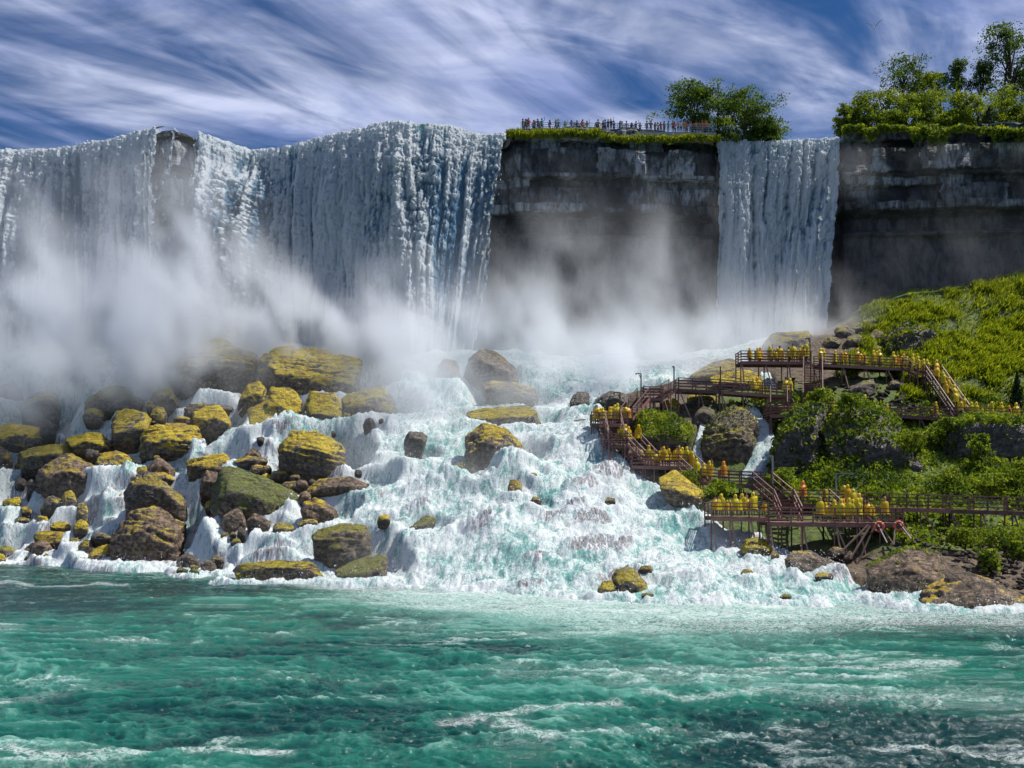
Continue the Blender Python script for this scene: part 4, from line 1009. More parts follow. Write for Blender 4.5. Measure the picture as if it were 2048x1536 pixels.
# clouds of spray: photo px, py of the centre, its distance, half sizes (m) across / deep / up, strength
PUFFS = [(-150, 660, 128, 18, 6, 8, 1.0), (60, 660, 127, 10, 6, 8, 1.0), (200, 640, 126, 9, 6, 9, 1.1), (330, 600, 127, 8, 5, 9, .9), (440, 570, 127, 6, 4, 8, .9), (60, 540, 129, 12, 5, 8, .45), (240, 530, 129, 10, 4, 8, .4), (380, 480, 130, 6, 3, 8, .4), (-150, 540, 130, 18, 5, 8, .45), (620, 610, 126, 9, 3, 7, .35), (800, 620, 125, 10, 3, 6, .4),
         (440, 660, 125, 9, 4, 5, 1.6), (560, 655, 125, 7, 4, 4, 1.5), (250, 720, 121, 12, 4, 4, 1.0), (60, 740, 121, 12, 5, 4, 1.0),
         (660, 690, 124, 8, 4, 4, .8), (390, 705, 118.5, 5, 1.5, 3.5, .35), (300, 690, 122, 9, 3, 4, .8), (520, 690, 122.5, 9, 2, 3, .7), (740, 700, 121, 9, 3, 3.5, .7), (880, 720, 119, 8, 3, 3.5, .6), (80, 770, 118, 12, 3, 3, .9), (240, 750, 118.5, 9, 3, 3, .8), (-150, 780, 119, 14, 4, 4, .9), (800, 690, 124, 8, 5, 5, 1.0), (840, 770, 112, 6, 4, 4, .8), (960, 700, 125, 7, 5, 6, .8), (980, 780, 110, 7, 4, 3.5, .55), (1060, 680, 126, 7, 5, 5, 1.0),
         (1010, 655, 128, 4, 3, 3, 1.2), (1150, 640, 128, 9, 4, 9, .42), (1270, 570, 131, 8, 3, 8, .42), (1120, 540, 132, 7, 2.5, 7, .25), (1330, 640, 128, 8, 4, 7, .5), (1380, 480, 133, 5, 2, 9, .3), (1150, 720, 122, 9, 5, 4, .9), (1260, 730, 118, 7, 4, 3, .8),
         (1370, 715, 119, 6, 4, 2.5, 1.2), (1450, 690, 123, 6, 4, 3, 1.2), (1530, 680, 124, 6, 3, 3, .9), (1620, 640, 128, 5, 3, 4, .5), (1700, 620, 127, 5, 3, 4, .22),
         (1800, 340, 133, 9, 2, 3.5, .14), (1950, 480, 131, 8, 2, 6, .2), (1760, 540, 131, 7, 2, 5, .25), (1930, 300, 133, 8, 2, 3, .16), (1100, 330, 136, 5, 1.2, 4, .10),
         (-350, 640, 130, 20, 6, 9, 1.0)]
def mist_d(Xv, Yv, Zv):
    A = np.zeros_like(Xv)
    for (px, py, Y, rx, ry, rz, am) in PUFFS:
        c = px2w(px, py, Y)
        e = ((Xv - c[0]) / rx) ** 2 + ((Yv - c[1]) / ry) ** 2 + ((Zv - c[2]) / rz) ** 2
        A += am * np.exp(-e)
    wx = Xv + 4 * (fbm(Xv * .09, Yv * .09, Zv * .09, o=2, s=401) - .5); wz = Zv + 5 * (fbm(Xv * .1 + 9, Yv * .1, Zv * .06, o=2, s=403) - .5)
    n = fbm(wx * .17 + wz * .05, Yv * .15, wz * .12, o=5, s=405, g=.62)
    n2 = fbm(wx * .055, Yv * .06, wz * .05, o=2, s=409)
    d = A * np.clip((n - .39) * 5.0, 0, 1.5) * (0.5 + 1.0 * sstep(.35, .65, n2))
    pv = (Xv / Yv) * F + 1024                                  # a continuous veil along the foot of the falls
    yc = np.interp(pv, BASE_PX, BASE_Y) - 9.0; zc = zt(Xv, yc + 6) + 1.0
    veil = np.exp(-((Yv - yc) / 3.6) ** 2 - ((Zv - zc) / 3.4) ** 2) * sstep(1680, 1560, pv) * (.25 + 1.1 * np.clip((n - .33) * 3, 0, 1.3))
    d = d + .62 * veil
    g = zt(Xv, Yv)
    return d * sstep(-2, 1.5, Zv - g)
build_mist('mist', -92, 66, 102, 137, 12, 52, 0.62, mist_d, 0.165, 0.2, (.93, .957, 1.0))

SPRAYP = [(900, 870, 104, 5, 3, 2.2, .5), (1000, 960, 95, 6, 3, 2.2, .5), (850, 930, 99, 5, 3, 2.2, .55), (720, 930, 103, 4, 2, 2, .4), (1100, 900, 100, 6, 3, 2, .45), (980, 1060, 86, 6, 3, 2, .45), (1110, 1090, 83, 6, 3, 1.8, .4), (900, 1110, 82, 6, 3, 1.8, .45), (1280, 1010, 88, 4, 2, 1.6, .35), (1450, 1085, 80, 4, 2, 1.4, .35), (800, 840, 108, 5, 3, 2, .5), (480, 840, 112, 5, 2, 2, .3), (240, 1000, 103, 5, 2, 2, .2), (1180, 970, 92, 5, 2, 1.8, .4)]
def spray_d(Xv, Yv, Zv):
    A = np.zeros_like(Xv)
    for (px, py, Y, rx, ry, rz, am) in SPRAYP:
        c = px2w(px, py, Y)
        A += am * np.exp(-(((Xv - c[0]) / rx) ** 2 + ((Yv - c[1]) / ry) ** 2 + ((Zv - c[2]) / rz) ** 2))
    n = fbm(Xv * .33, Yv * .33, Zv * .33, o=3, s=431, g=.55)
    return A * np.clip((n - .36) * 3.6, 0, 1.5)
build_mist('spray_haze', -52, 26, 76, 116, 0, 22, 0.8, spray_d, 0.16, 0.2, (.985, .988, 1.0))
# ------------------------------------------------------------------ wooden decks, walkways and stairs
def m_wood(name, c0, c1):
    m, nt, bs = new_mat(name); g = NT(nt)
    oi = g.n('ShaderNodeObjectInfo')
    n = g.noise(g.wpos((2, 2, 2)), 1.5, 5, .65)
    v = g.math('ADD', g.math('MULTIPLY', n, .8), g.math('MULTIPLY', oi.outputs['Random'], .5))
    g.put(bs.inputs['Base Color'], g.mix(g.rng(v, .3, .95), c0, c1))
    bs.inputs['Roughness'].default_value = 0.6
    return m
WOOD = m_wood('red_brown_timber', (0.075, 0.032, 0.028), (0.27, 0.125, 0.105))
DARKWOOD = m_wood('dark_timber', (0.05, 0.03, 0.027), (0.15, 0.09, 0.08))
POLE = m_wood('weathered_pole', (0.13, 0.075, 0.062), (0.34, 0.21, 0.18))
STEEL = m_flat('galvanised_steel', (0.26, 0.26, 0.27), 0.45, 0.5, 0.2)
DARKST = m_flat('dark_lamp_steel', (0.05, 0.045, 0.045), 0.5, 0.4)
_bx = np.array([[x, y, z] for x in (-.5, .5) for y in (-.5, .5) for z in (-.5, .5)], float)
_bf = np.array([[0, 1, 3, 2], [4, 6, 7, 5], [0, 4, 5, 1], [2, 3, 7, 6], [0, 2, 6, 4], [1, 5, 7, 3]])
UNIT = {}
def unit(mat):
    if mat.name not in UNIT: UNIT[mat.name] = mesh_np('bar_' + mat.name, _bx, _bf, mat, smooth=False)
    return UNIT[mat.name]
_a = np.linspace(0, 2 * np.pi, 9)[:-1]
def unit_round(mat):
    k = 'r' + mat.name
    if k not in UNIT:
        V = np.concatenate([np.stack([np.cos(_a) * .5, np.sin(_a) * .5, np.full(8, z)], -1) for z in (-.5, .5)])
        Fq = np.array([[i, (i + 1) % 8, 8 + (i + 1) % 8, 8 + i] for i in range(8)])
        UNIT[k] = mesh_np('pole_' + mat.name, V, Fq, mat)
    return UNIT[k]

def bar(name, par, a, b, w=0.1, h=0.1, mat=None, rnd=False):
    """a straight member from a to b (world points); w across, h upright"""
    a = Vector(a); b = Vector(b); d = b - a; L_ = max(d.length, .01)
    up = Vector((0, 0, 1)) if abs(d.normalized().z) < .95 else Vector((0, 1, 0))
    z = d.normalized(); x = up.cross(z).normalized(); y = z.cross(x)
    M = Matrix((x, y, z)).transposed().to_4x4()
    o = bpy.data.objects.new(name, unit_round(mat or WOOD) if rnd else unit(mat or WOOD))
    COL.objects.link(o)
    o.parent = par
    o.matrix_local = Matrix.Translation((a + b) / 2 - par.location) @ M @ Matrix.Diagonal((w, h, L_, 1))
    return o

def rail_run(par, a, b, nrail=4, height=1.1, gap=1.5, ends=True, mat=None):
    a = Vector(a); b = Vector(b); n = max(1, int(round((b - a).length / gap)))
    for i in range(n + 1):
        p = a.lerp(b, i / n)
        bar('post', par, p - Vector((0, 0, .25)), p + Vector((0, 0, height + random.uniform(0, .04))), .10, .10, mat)
    for k in range(nrail):
        hz = height * (1 - .26 * k) - .03
        bar('rail', par, a + Vector((0, -.06, hz)), b + Vector((0, -.06, hz)), .05 if k else .11, .09 if k else .07, mat)

def support(par, p, lean=(0, 0), depthz=None):
    g = float(max(zt(p[0] + lean[0], p[1] + lean[1]), -.3)) - .4
    if g > p[2] - .3: return
    bar('support_pole', par, Vector(p), Vector((p[0] + lean[0], p[1] + lean[1], g)), .13, .13, POLE if (lean[0] or lean[1]) else WOOD, rnd=True)

def deck(name, label, pts, width=2.2, back_rail=True, front_rail=True, sup=2.6, lean=0.5, ends=(True, True), nrail=4, cat='walkway', group=None):
    """pts: (photo px, photo py of the deck edge, distance)"""
    W = [P(*q) for q in pts]
    base = W[0].copy(); base.z = float(max(zt(base.x, base.y), 0.))
    par = empty(name, base, label, cat, group)
    for a, b in zip(W[:-1], W[1:]):
        d = (b - a); dh = Vector((d.x, d.y, 0)).normalized(); side = Vector((-dh.y, dh.x, 0))
        if side.y < 0: side = -side
        n = max(1, int(round(d.length / .32)))
        for i in range(n):                                    # planks laid across
            p = a.lerp(b, (i + .5) / n)
            bar('plank', par, p + Vector((0, 0, -.03)), p + side * width + Vector((0, 0, -.03)), d.length / n - .02, .05)
        bar('rim_beam', par, a + Vector((0, -.05, -.20)), b + Vector((0, -.05, -.20)), .08, .28)
        bar('rim_beam', par, a + side * width + Vector((0, 0, -.20)), b + side * width + Vector((0, 0, -.20)), .08, .28)
        if front_rail: rail_run(par, a, b, nrail)
        if back_rail: rail_run(par, a + side * width, b + side * width, 3, gap=2.2)
        if sup:
            n = max(1, int(round(d.length / sup)))
            for i in range(n + 1):
                p = a.lerp(b, i / n) + Vector((0, .1, -.3))
                support(par, p); support(par, p + side * (width - .2))
                if lean: support(par, p + Vector((.15, 0, 0)), (random.uniform(.1, 1.0) * lean * 1.6, -random.uniform(.4, 1.2) * lean))
    if ends[0] and front_rail:
        d = (W[1] - W[0]); dh = Vector((d.x, d.y, 0)).normalized(); side = Vector((-dh.y, dh.x, 0)); side = side if side.y > 0 else -side
        rail_run(par, W[0], W[0] + side * width, nrail)
    if ends[1] and front_rail:
        d = (W[-1] - W[-2]); dh = Vector((d.x, d.y, 0)).normalized(); side = Vector((-dh.y, dh.x, 0)); side = side if side.y > 0 else -side
        rail_run(par, W[-1], W[-1] + side * width, nrail)
    return par

def stairs(name, label, top, bot, width=1.7, sup=True):
    a, b = P(*top), P(*bot)
    base = b.copy(); par = empty(name, base, label, 'staircase')
    d = b - a; dh = Vector((d.x, d.y, 0))
    dh = dh.normalized() if dh.length > .01 else Vector((0, -1, 0))
    side = Vector((-dh.y, dh.x, 0))
    if abs(side.y) > abs(side.x):
        if side.y < 0: side = -side
        o0, o1 = side * 0, side * width
    else:
        if side.x < 0: side = -side
        o0, o1 = side * (-width / 2), side * (width / 2)
    n = max(4, int(abs(d.z) / .19))
    for i in range(n + 1):
        p = a.lerp(b, i / n)
        bar('tread', par, p + o0, p + o1, .30, .05)
    for o_ in (o0, o1):
        bar('stringer', par, a + o_ + Vector((0, 0, -.12)), b + o_ + Vector((0, 0, -.12)), .07, .26)
        bar('handrail', par, a + o_ + Vector((0, 0, 1.05)), b + o_ + Vector((0, 0, 1.05)), .08, .08, POLE)
        bar('handrail', par, a + o_ + Vector((0, 0, .55)), b + o_ + Vector((0, 0, .55)), .05, .07, POLE)
        m = max(2, int(d.length / 1.5))
        for i in range(m + 1):
            p = a.lerp(b, i / m) + o_
            bar('post', par, p + Vector((0, 0, -.25)), p + Vector((0, 0, 1.1)), .09, .09)
            if sup: support(par, p + Vector((0, 0, -.3)))
    return par

YU, YM, YL = 109.0, 101.0, 77.5
deck('viewing_platform', 'highest wooden platform facing the narrow fall, lined with yellow ponchos', [(1482, 722, YU), (1622, 723, YU)], 2.6, ends=(True, False), lean=.9, cat='platform')
deck('walkway', 'top wooden walkway running from the high platform towards the hillside stairs', [(1640, 727, YU), (1818, 736, YU)], 2.2, ends=(False, False), lean=.8)
stairs('staircase', 'long stair with pale handrails dropping from the top platform', (1626, 728, YU - .2), (1626, 806, 102.5), 1.9)
deck('walkway', 'wooden walkway from the corner landing to the foot of the long stair', [(1357, 777, 103), (1440, 781, 103), (1582, 791, 102)], 2.0, ends=(False, False), sup=2.2, lean=.7)
deck('landing', 'small dark landing at the foot of the long stair', [(1540, 829, 99), (1625, 826, 99)], 2.6, ends=(True, False), lean=.3, cat='landing', sup=1.6)
stairs('staircase', 'short stair from the landing up to the lower walkway', (1558, 792, 101.6), (1558, 826, 99.6), 1.6)
deck('walkway', 'wooden walkway half hidden by shrubs leading to the right bank', [(1627, 822, 100), (1780, 828, 100), (1900, 836, 100), (2080, 842, 100)], 2.1, ends=(False, False), sup=2.8, lean=.6)
stairs('staircase', 'short stair from the walkway corner down to the square landing', (1357, 777, 103), (1326, 795, 102.2), 1.7)
deck('landing', 'square corner landing with a squat post above the stairs', [(1287, 795, 102), (1326, 795, 102)], 2.0, ends=(True, False), sup=1.2, lean=.5, cat='landing')
stairs('staircase', 'steep stair with braced legs going down to the crowded corner platform', (1287, 796, 102), (1252, 838, 100), 1.6)
deck('viewing_platform', 'crowded corner platform standing over the white rapids', [(1183, 846, 98.5), (1198, 848, 97.8), (1255, 846, 98.5)], 2.6, ends=(True, True), sup=.9, lean=.15, cat='platform')
stairs('staircase', 'stair dropping from the crowded corner platform to the ledge platform', (1226, 847, 97.6), (1234, 884, 94.8), 1.5)
deck('viewing_platform', 'narrow ledge platform with tall piles over the rapids', [(1206, 890, 95), (1266, 890, 95)], 1.9, ends=(True, False), sup=.8, lean=0, cat='platform')
stairs('staircase', 'stair with leaning handrails behind the packed platform', (1266, 886, 95.4), (1303, 926, 93.4), 1.5)
deck('viewing_platform', 'packed platform fenced with brown rails above a yellow mossy bank', [(1264, 930, 92.5), (1376, 933, 92.5)], 2.4, ends=(True, False), sup=1.0, lean=0, cat='platform')
stairs('staircase', 'short ramp from the packed platform to the grassy walkway', (1374, 934, 92.8), (1404, 962, 90.5), 1.8)
deck('walkway', 'wooden walkway passing in front of the egg-shaped boulder', [(1402, 962, 90), (1440, 966, 89), (1526, 969, 88.5)], 2.0, ends=(False, False), sup=2.0, lean=.3)
stairs('staircase', 'stair with thick rails stepping down to the stone terrace', (1524, 968, 88.5), (1566, 1004, 85.5), 1.9)
deck('walkway', 'terrace walkway beside the dark crag behind the lowest deck', [(1564, 1006, 85), (1690, 1008, 85)], 2.0, ends=(False, False), sup=1.6, lean=0)
deck('viewing_platform', 'lower platform with crowded rails beside the rapids', [(1423, 1033, 79.5), (1536, 1035, 79.5)], 2.8, ends=(True, False), sup=1.7, lean=.5, cat='platform')
deck('viewing_platform', 'lowest and longest platform carrying two orange life rings', [(1538, 1044, YL), (1670, 1045, YL), (1806, 1046, YL)], 3.0, ends=(False, True), sup=2.0, lean=.7, cat='platform')
stairs('staircase', 'double-railed stair between the terrace walkway and the lowest platform', (1680, 1004, 84.6), (1722, 1042, 79.6), 1.8)
stairs('staircase', 'stair with pale stringers beside the stone terrace', (1568, 1004, 84.6), (1584, 1040, 80.4), 1.6)
deck('walkway', 'long wooden walkway on slanted poles crossing the right bank', [(1728, 1013, 81.5), (1900, 1018, 80), (2090, 1024, 79)], 2.0, ends=(False, False), sup=2.1, lean=1.0)
stairs('staircase', 'hillside stair leaving the top walkway', (1818, 736, YU), (1848, 750, 107), 1.7)
deck('landing', 'landing halfway down the hillside stair', [(1846, 752, 106.6), (1872, 754, 106.6)], 2.0, ends=(False, False), sup=1.0, lean=.9, cat='landing')
stairs('staircase', 'lower flight of the hillside stair full of people', (1868, 752, 106.4), (1926, 836, 101), 1.8)

# crossed raking poles under the lowest platform
rk = empty('timber_prop', P(1745, 1100, 77), 'bundle of raking timber props under the life rings', 'props')
for (x0, y0, x1, y1) in ((1736, 1050, 1686, 1100), (1740, 1052, 1700, 1118), (1748, 1054, 1716, 1126), (1756, 1050, 1774, 1086), (1790, 1052, 1788, 1090), (1800, 1048, 1822, 1078)):
    bar('prop', rk, P(x0, y0, 77.2), P(x1, y1, 75.6), .10, .10, DARKWOOD, rnd=False)

# lamp posts with a short bracket
def lamp_post(label, px, py0, py1, Y, arm=-1.0, mat=None):
    mat = mat or DARKST
    b = P(px, py0, Y); t = P(px, py1, Y)
    e = empty('lamp_post', b, label, 'lamp post', None)
    bar('pole', e, b, t, .13, .13, mat, rnd=True)
    if arm:
        q = t + Vector((arm, -.1, 0))
        bar('arm', e, t, q, .09, .08, mat)
        bar('brace', e, t + Vector((0, 0, -.55)), t.lerp(q, .55), .05, .05, mat)
        bar('lamp_head', e, q + Vector((0, 0, -.05)), q + Vector((arm * .25, 0, -.05)), .18, .12, mat)
lamp_post('dark lamp post with a bracket on the square corner landing', 1282, 795, 747, 101.8, -.45)
lamp_post('lamp post with a hooked top beside the corner stairs', 1348, 785, 733, 102.4, -.16)
lamp_post('bare straight pole rising through the walkway rail', 1441, 790, 733, 102.8, 0)
lamp_post('lamp post with a bracket on the crowded corner platform', 1240, 846, 785, 98.4, -.5)
lamp_post('slim lamp post standing among ponchos on the highest platform', 1620, 722, 677, YU - .1, -.45)
lamp_post('pale bracket post beside the terrace walkway', 1672, 1008, 947, 85.2, 1.15, STEEL)
lamp_post('pale post with a short top bracket by the rill shrubs', 1545, 968, 912, 88.6, -.35, STEEL)

# life rings hung on the lowest platform
RING = m_flat('life_ring_orange', (0.72, 0.10, 0.045), 0.45, 0.5, 0.12)
RWHT = m_flat('life_ring_rope', (0.75, 0.7, 0.62), 0.8)
def life_ring(px, py, label):
    c = P(px, py, 77.1); c.y -= .22
    nu, nv = 36, 12; th = np.linspace(0, 2 * np.pi, nu, endpoint=False); ph = np.linspace(0, 2 * np.pi, nv, endpoint=False)
    T, Q = np.meshgrid(th, ph, indexing='ij'); r0, r1 = .33, .085
    V = np.stack([(r0 + r1 * np.cos(Q)) * np.cos(T), .75 * r1 * np.sin(Q), (r0 + r1 * np.cos(Q)) * np.sin(T)], -1).reshape(-1, 3)
    i = np.arange(nu * nv).reshape(nu, nv); j = np.roll(i, -1, 0)
    Fq = np.stack([i, j, np.roll(j, -1, 1), np.roll(i, -1, 1)], -1).reshape(-1, 4)
    o = obj('life_ring', mesh_np('life_ring', V, Fq, RING), loc=c)
    tag(o, label, 'life ring')
    for k in range(4):                                        # cord bands
        a = k * math.pi / 2 + .78
        n = 12; Q = np.linspace(0, 2 * np.pi, n, endpoint=False)
        V = []
        for da in (-.09, .09):
            for q in Q: V.append(((r0 + 1.08 * r1 * math.cos(q)) * math.cos(a + da), .82 * r1 * math.sin(q), (r0 + 1.08 * r1 * math.cos(q)) * math.sin(a + da)))
        Fq = [[m, (m + 1) % n, n + (m + 1) % n, n + m] for m in range(n)]
        obj('cord_band', mesh_np('cord_band', np.array(V), np.array(Fq), RWHT), parent=o)
life_ring(1756, 1053, 'orange life ring hung at the crossed props of the lowest platform')
life_ring(1795, 1052, 'orange life ring hung near the outer end of the lowest platform')

# ------------------------------------------------------------------ railed overlook on top of the cliff
CONC = m_flat('overlook_concrete', (0.36, 0.34, 0.32), 0.85, 0.2, 0.25, 1.5)
OV_Y = 138.6
ov0, ov1 = P(1012, 262, OV_Y), P(1432, 268, OV_Y)
ov = empty('overlook_terrace', ov0, 'concrete overlook terrace on the cliff top crowded with visitors', 'terrace')
bar('slab', ov, ov0 + Vector((0, 3, -.32)), ov1 + Vector((0, 3, -.32)), 6.4, .62, CONC)
bar('kerb', ov, ov0 + Vector((0, -.05, .06)), ov1 + Vector((0, -.05, .06)), .30, .16, CONC)
fence = empty('guard_railing', P(1042, 262, OV_Y), 'thin grey metal guard railing along the cliff-top terrace', 'railing')
fa, fb = P(1042, 260.5, OV_Y), P(1428, 265.5, OV_Y)
nf = 34
for i in range(nf + 1):
    p = fa.lerp(fb, i / nf); bar('post', fence, p, p + Vector((0, 0, 1.08)), .05, .05, STEEL)
for hz in (1.08, .82, .56, .30):
    bar('rail', fence, fa + Vector((0, 0, hz)), fb + Vector((0, 0, hz)), .045, .045, STEEL)
# ------------------------------------------------------------------ people
def skin_body(name, joints, bones, mats, classify):
    """one continuous body grown over a skeleton; faces sorted into material slots by classify(co)"""
    me = bpy.data.meshes.new(name)
    me.from_pydata([j[:3] for j in joints], bones, [])
    o = bpy.data.objects.new(name, me); COL.objects.link(o)
    sk = o.modifiers.new('skin', 'SKIN'); sk.use_smooth_shade = True
    for v, j in zip(me.skin_vertices[0].data, joints):
        v.radius = (j[3], j[4] if len(j) > 4 else j[3])
    me.skin_vertices[0].data[0].use_root = True
    sb = o.modifiers.new('sub', 'SUBSURF'); sb.levels = 1; sb.render_levels = 1
    dg = bpy.context.evaluated_depsgraph_get()
    res = bpy.data.meshes.new_from_object(o.evaluated_get(dg))
    bpy.data.objects.remove(o)
    res.name = name; res.materials.clear()
    for m in mats: res.materials.append(m)
    for f in res.polygons:
        f.material_index = classify(f.center); f.use_smooth = True
    return res

SKIN = m_flat('skin', (0.50, 0.30, 0.21), 0.6)
SKIN2 = m_flat('skin_dark', (0.22, 0.12, 0.08), 0.6)
SHOE = m_flat('shoe', (0.04, 0.035, 0.035), 0.6)
def cloth(name, c): return m_flat('cloth_' + name, c, 0.85, 0.15, 0.15, 8)
TROU = [cloth('navy', (0.02, 0.025, 0.06)), cloth('denim', (0.07, 0.11, 0.2)), cloth('khaki', (0.25, 0.19, 0.12)), cloth('black', (0.015, 0.015, 0.018))]
SHIRT = {'white': (0.75, 0.75, 0.73), 'black': (0.02, 0.02, 0.024), 'navy': (0.03, 0.04, 0.11), 'red': (0.5, 0.06, 0.05), 'orange': (0.7, 0.25, 0.06), 'teal': (0.05, 0.32, 0.33), 'green': (0.06, 0.35, 0.12), 'grey': (0.2, 0.2, 0.21), 'pink': (0.65, 0.32, 0.33), 'sky blue': (0.25, 0.42, 0.62)}
SHIRTM = {k: cloth('shirt_' + k.replace(' ', '_'), v) for k, v in SHIRT.items()}
HAIR = [m_flat('hair_black', (0.015, 0.012, 0.01), .6), m_flat('hair_brown', (0.07, 0.035, 0.018), .6), m_flat('hair_blond', (0.35, 0.22, 0.09), .6)]

def skeleton(pose):
    J = [(0, 0, .95, .145, .115)]                                             # 0 pelvis (root)
    B = []
    def add(p, *co):
        J.append(co); B.append((p, len(J) - 1)); return len(J) - 1
    sp = add(0, 0, .01, 1.12, .125, .10); ch = add(sp, 0, .0, 1.32, .155, .11); nk = add(ch, 0, .01, 1.475, .055, .055)
    hd = add(nk, 0, -.01, 1.575, .085, .10); tp = add(hd, 0, 0, 1.69, .075, .085)
    add(hd, 0, -.115, 1.575, .018, .02)                                       # nose
    st = .11 if pose == 'walk' else .0
    for s in (-1, 1):
        hip = add(0, s * .09, 0, .88, .095); kn = add(hip, s * .105, -.02 - s * st * .9, .49, .062); an = add(kn, s * .115, .03 - s * st * 2.0, .09, .042)
        add(an, s * .125, -.10 - s * st * 2.0, .045, .04, .03)
        sh = add(ch, s * .19, .0, 1.40, .062)
        if pose == 'rail':    el, wr, hn = (s * .25, -.10, 1.15), (s * .2, -.32, 1.08), (s * .17, -.40, 1.09)
        elif pose == 'photo': el, wr, hn = (s * .26, -.18, 1.22), (s * .12, -.32, 1.45), (s * .08, -.36, 1.53)
        elif pose == 'wave':  el, wr, hn = ((s * .36, -.05, 1.52), (s * .34, -.08, 1.78), (s * .33, -.10, 1.87)) if s > 0 else ((s * .28, .02, 1.13), (s * .28, -.06, .90), (s * .28, -.08, .82))
        elif pose == 'akimbo': el, wr, hn = (s * .40, .04, 1.16), (s * .22, -.06, 1.03), (s * .17, -.09, 1.0)
        else: el, wr, hn = (s * .26, .03, 1.13), (s * .27, -.05 + s * st, .90), (s * .265, -.07 + s * st, .82)
        e = add(sh, *el, .046); w_ = add(e, *wr, .032); h_ = add(w_, *hn, .034, .024)
        d = Vector(hn) - Vector(wr); d.normalize(); x = Vector((1, 0, 0)) if abs(d.z) > .4 else Vector((1, 0, 0))
        for k, (off, ln) in enumerate(((-.027, .062), (-.009, .074), (.009, .07), (.027, .055))):   # four fingers
            q = Vector(hn) + x * off + d * .03; r_ = q + d * ln + Vector((0, -.012, -.01)); m_ = add(h_, *q, .0095); add(m_, *r_, .008)
        q = Vector(wr).lerp(Vector(hn), .5) + x * (-s * .035); m_ = add(h_, *q, .011); add(m_, *(q + d * .045 + x * (-s * .012)), .009)
    return J, B
def classify(c):
    if c.z > 1.455 and abs(c.x) < .14: return 0
    if c.z < .075: return 3
    if c.z < .96 and abs(c.x) < .215: return 2
    if abs(c.x) > .235 and c.z < 1.02: return 0
    if c.y < -.27 or c.z > 1.5: return 0
    return 1
POSES = ('stand', 'rail', 'photo', 'walk', 'wave', 'akimbo')
BODY = {p: skin_body('body_' + p, *skeleton(p), [SKIN, SHIRTM['grey'], TROU[0], SHOE], classify) for p in POSES}

def shell(rings, n=16, wob=0.0, seed=0):
    rr = np.random.default_rng(seed); a = np.linspace(0, 2 * np.pi, n, endpoint=False); V = []
    ph = rr.uniform(0, 6)
    for k, (z, rx, ry, cx, cy) in enumerate(rings):
        f = 1 + wob * (1 - k / len(rings)) * np.sin(a * 5 + ph) * .5
        V.append(np.stack([cx + rx * f * np.cos(a), cy + ry * f * np.sin(a), np.full(n, z) + (.02 * np.sin(a * 3 + ph) if k == 0 else 0)], -1))
    V = np.concatenate(V); m = len(rings)
    Fq = [[k * n + i, k * n + (i + 1) % n, (k + 1) * n + (i + 1) % n, (k + 1) * n + i] for k in range(m - 1) for i in range(n)]
    return V, np.array(Fq)
def hair_mesh(mat, long=False):
    R_ = [(1.80, .012, .012, 0, .01), (1.785, .06, .065, 0, .012), (1.74, .10, .108, 0, .018), (1.66, .112, .12, 0, .03), (1.58, .106, .10, 0, .05)]
    if long: R_ += [(1.46, .11, .07, 0, .085), (1.36, .09, .04, 0, .10)]
    V, Fq = shell(R_[::-1])
    return mesh_np('hair', V, Fq, mat)
HAIRM = [hair_mesh(HAIR[0]), hair_mesh(HAIR[1]), hair_mesh(HAIR[0], True), hair_mesh(HAIR[2], True), hair_mesh(HAIR[1], True)]

def m_poncho(name, col):
    m, nt, bs = new_mat(name); g = NT(nt)
    n = g.noise(g.coord((6, 6, 1.2)), 1.0, 4, .6)
    c = g.mix(g.rng(n, .3, .7), tuple(v * .82 for v in col), col)
    g.put(bs.inputs['Base Color'], c); bs.inputs['Roughness'].default_value = .35
    tr = g.n('ShaderNodeBsdfTranslucent'); g.put(tr.inputs['Color'], c)
    mx = g.n('ShaderNodeMixShader'); mx.inputs[0].default_value = .35
    nt.links.new(bs.outputs[0], mx.inputs[1]); nt.links.new(tr.outputs[0], mx.inputs[2]); nt.links.new(mx.outputs[0], nt.nodes['Material Output'].inputs['Surface'])
    g.put(bs.inputs['Normal'], g.bump(g.noise(g.coord((9, 9, 1.5)), 1.0, 2), .6, .05))
    return m
PON = [m_poncho('poncho_yellow', (0.80, 0.66, 0.015)), m_poncho('poncho_deep_yellow', (0.82, 0.55, 0.012)), m_poncho('poncho_orange', (0.85, 0.36, 0.02))]
def poncho_mesh(pose, mat, seed, hood=True):
    w = {'stand': 1.0, 'rail': 1.06, 'photo': 1.12, 'walk': 1.05, 'wave': 1.15, 'akimbo': 1.28}[pose]
    fy = {'rail': -.10, 'photo': -.10, 'akimbo': -.03}.get(pose, 0.0)
    Rg = [(.55, .31 * w, .25, 0, fy * .4), (.70, .285 * w, .225, 0, fy * .6), (.95, .265 * w, .20, 0, fy), (1.12, .265 * w, .20, 0, fy), (1.28, .262 * w, .185, 0, fy * .7), (1.38, .245, .155, 0, 0), (1.43, .19, .135, 0, .01), (1.48, .145, .13, 0, .02)]
    if hood: Rg += [(1.54, .140, .14, 0, .03), (1.62, .142, .145, 0, .035), (1.70, .132, .135, 0, .03), (1.78, .10, .105, 0, .025), (1.815, .02, .02, 0, .02)]
    V, Fq = shell(Rg, 18,      .28, seed)
    if hood:                                                     # opening for the face
        c = V[Fq].mean(1); Fq = Fq[~((c[:, 1] < -.055) & (c[:, 2] > 1.52) & (c[:, 2] < 1.73) & (np.abs(c[:, 0]) < .095))]
    if pose == 'wave':                                           # sleeve lifted with the raised arm
        k = (V[:, 2] > 1.0) & (V[:, 2] < 1.45) & (V[:, 0] > .12)
        V[k, 2] += .28 * (V[k, 0] - .12) / .25; V[k, 0] += .04
    return mesh_np('poncho', V, Fq, mat)
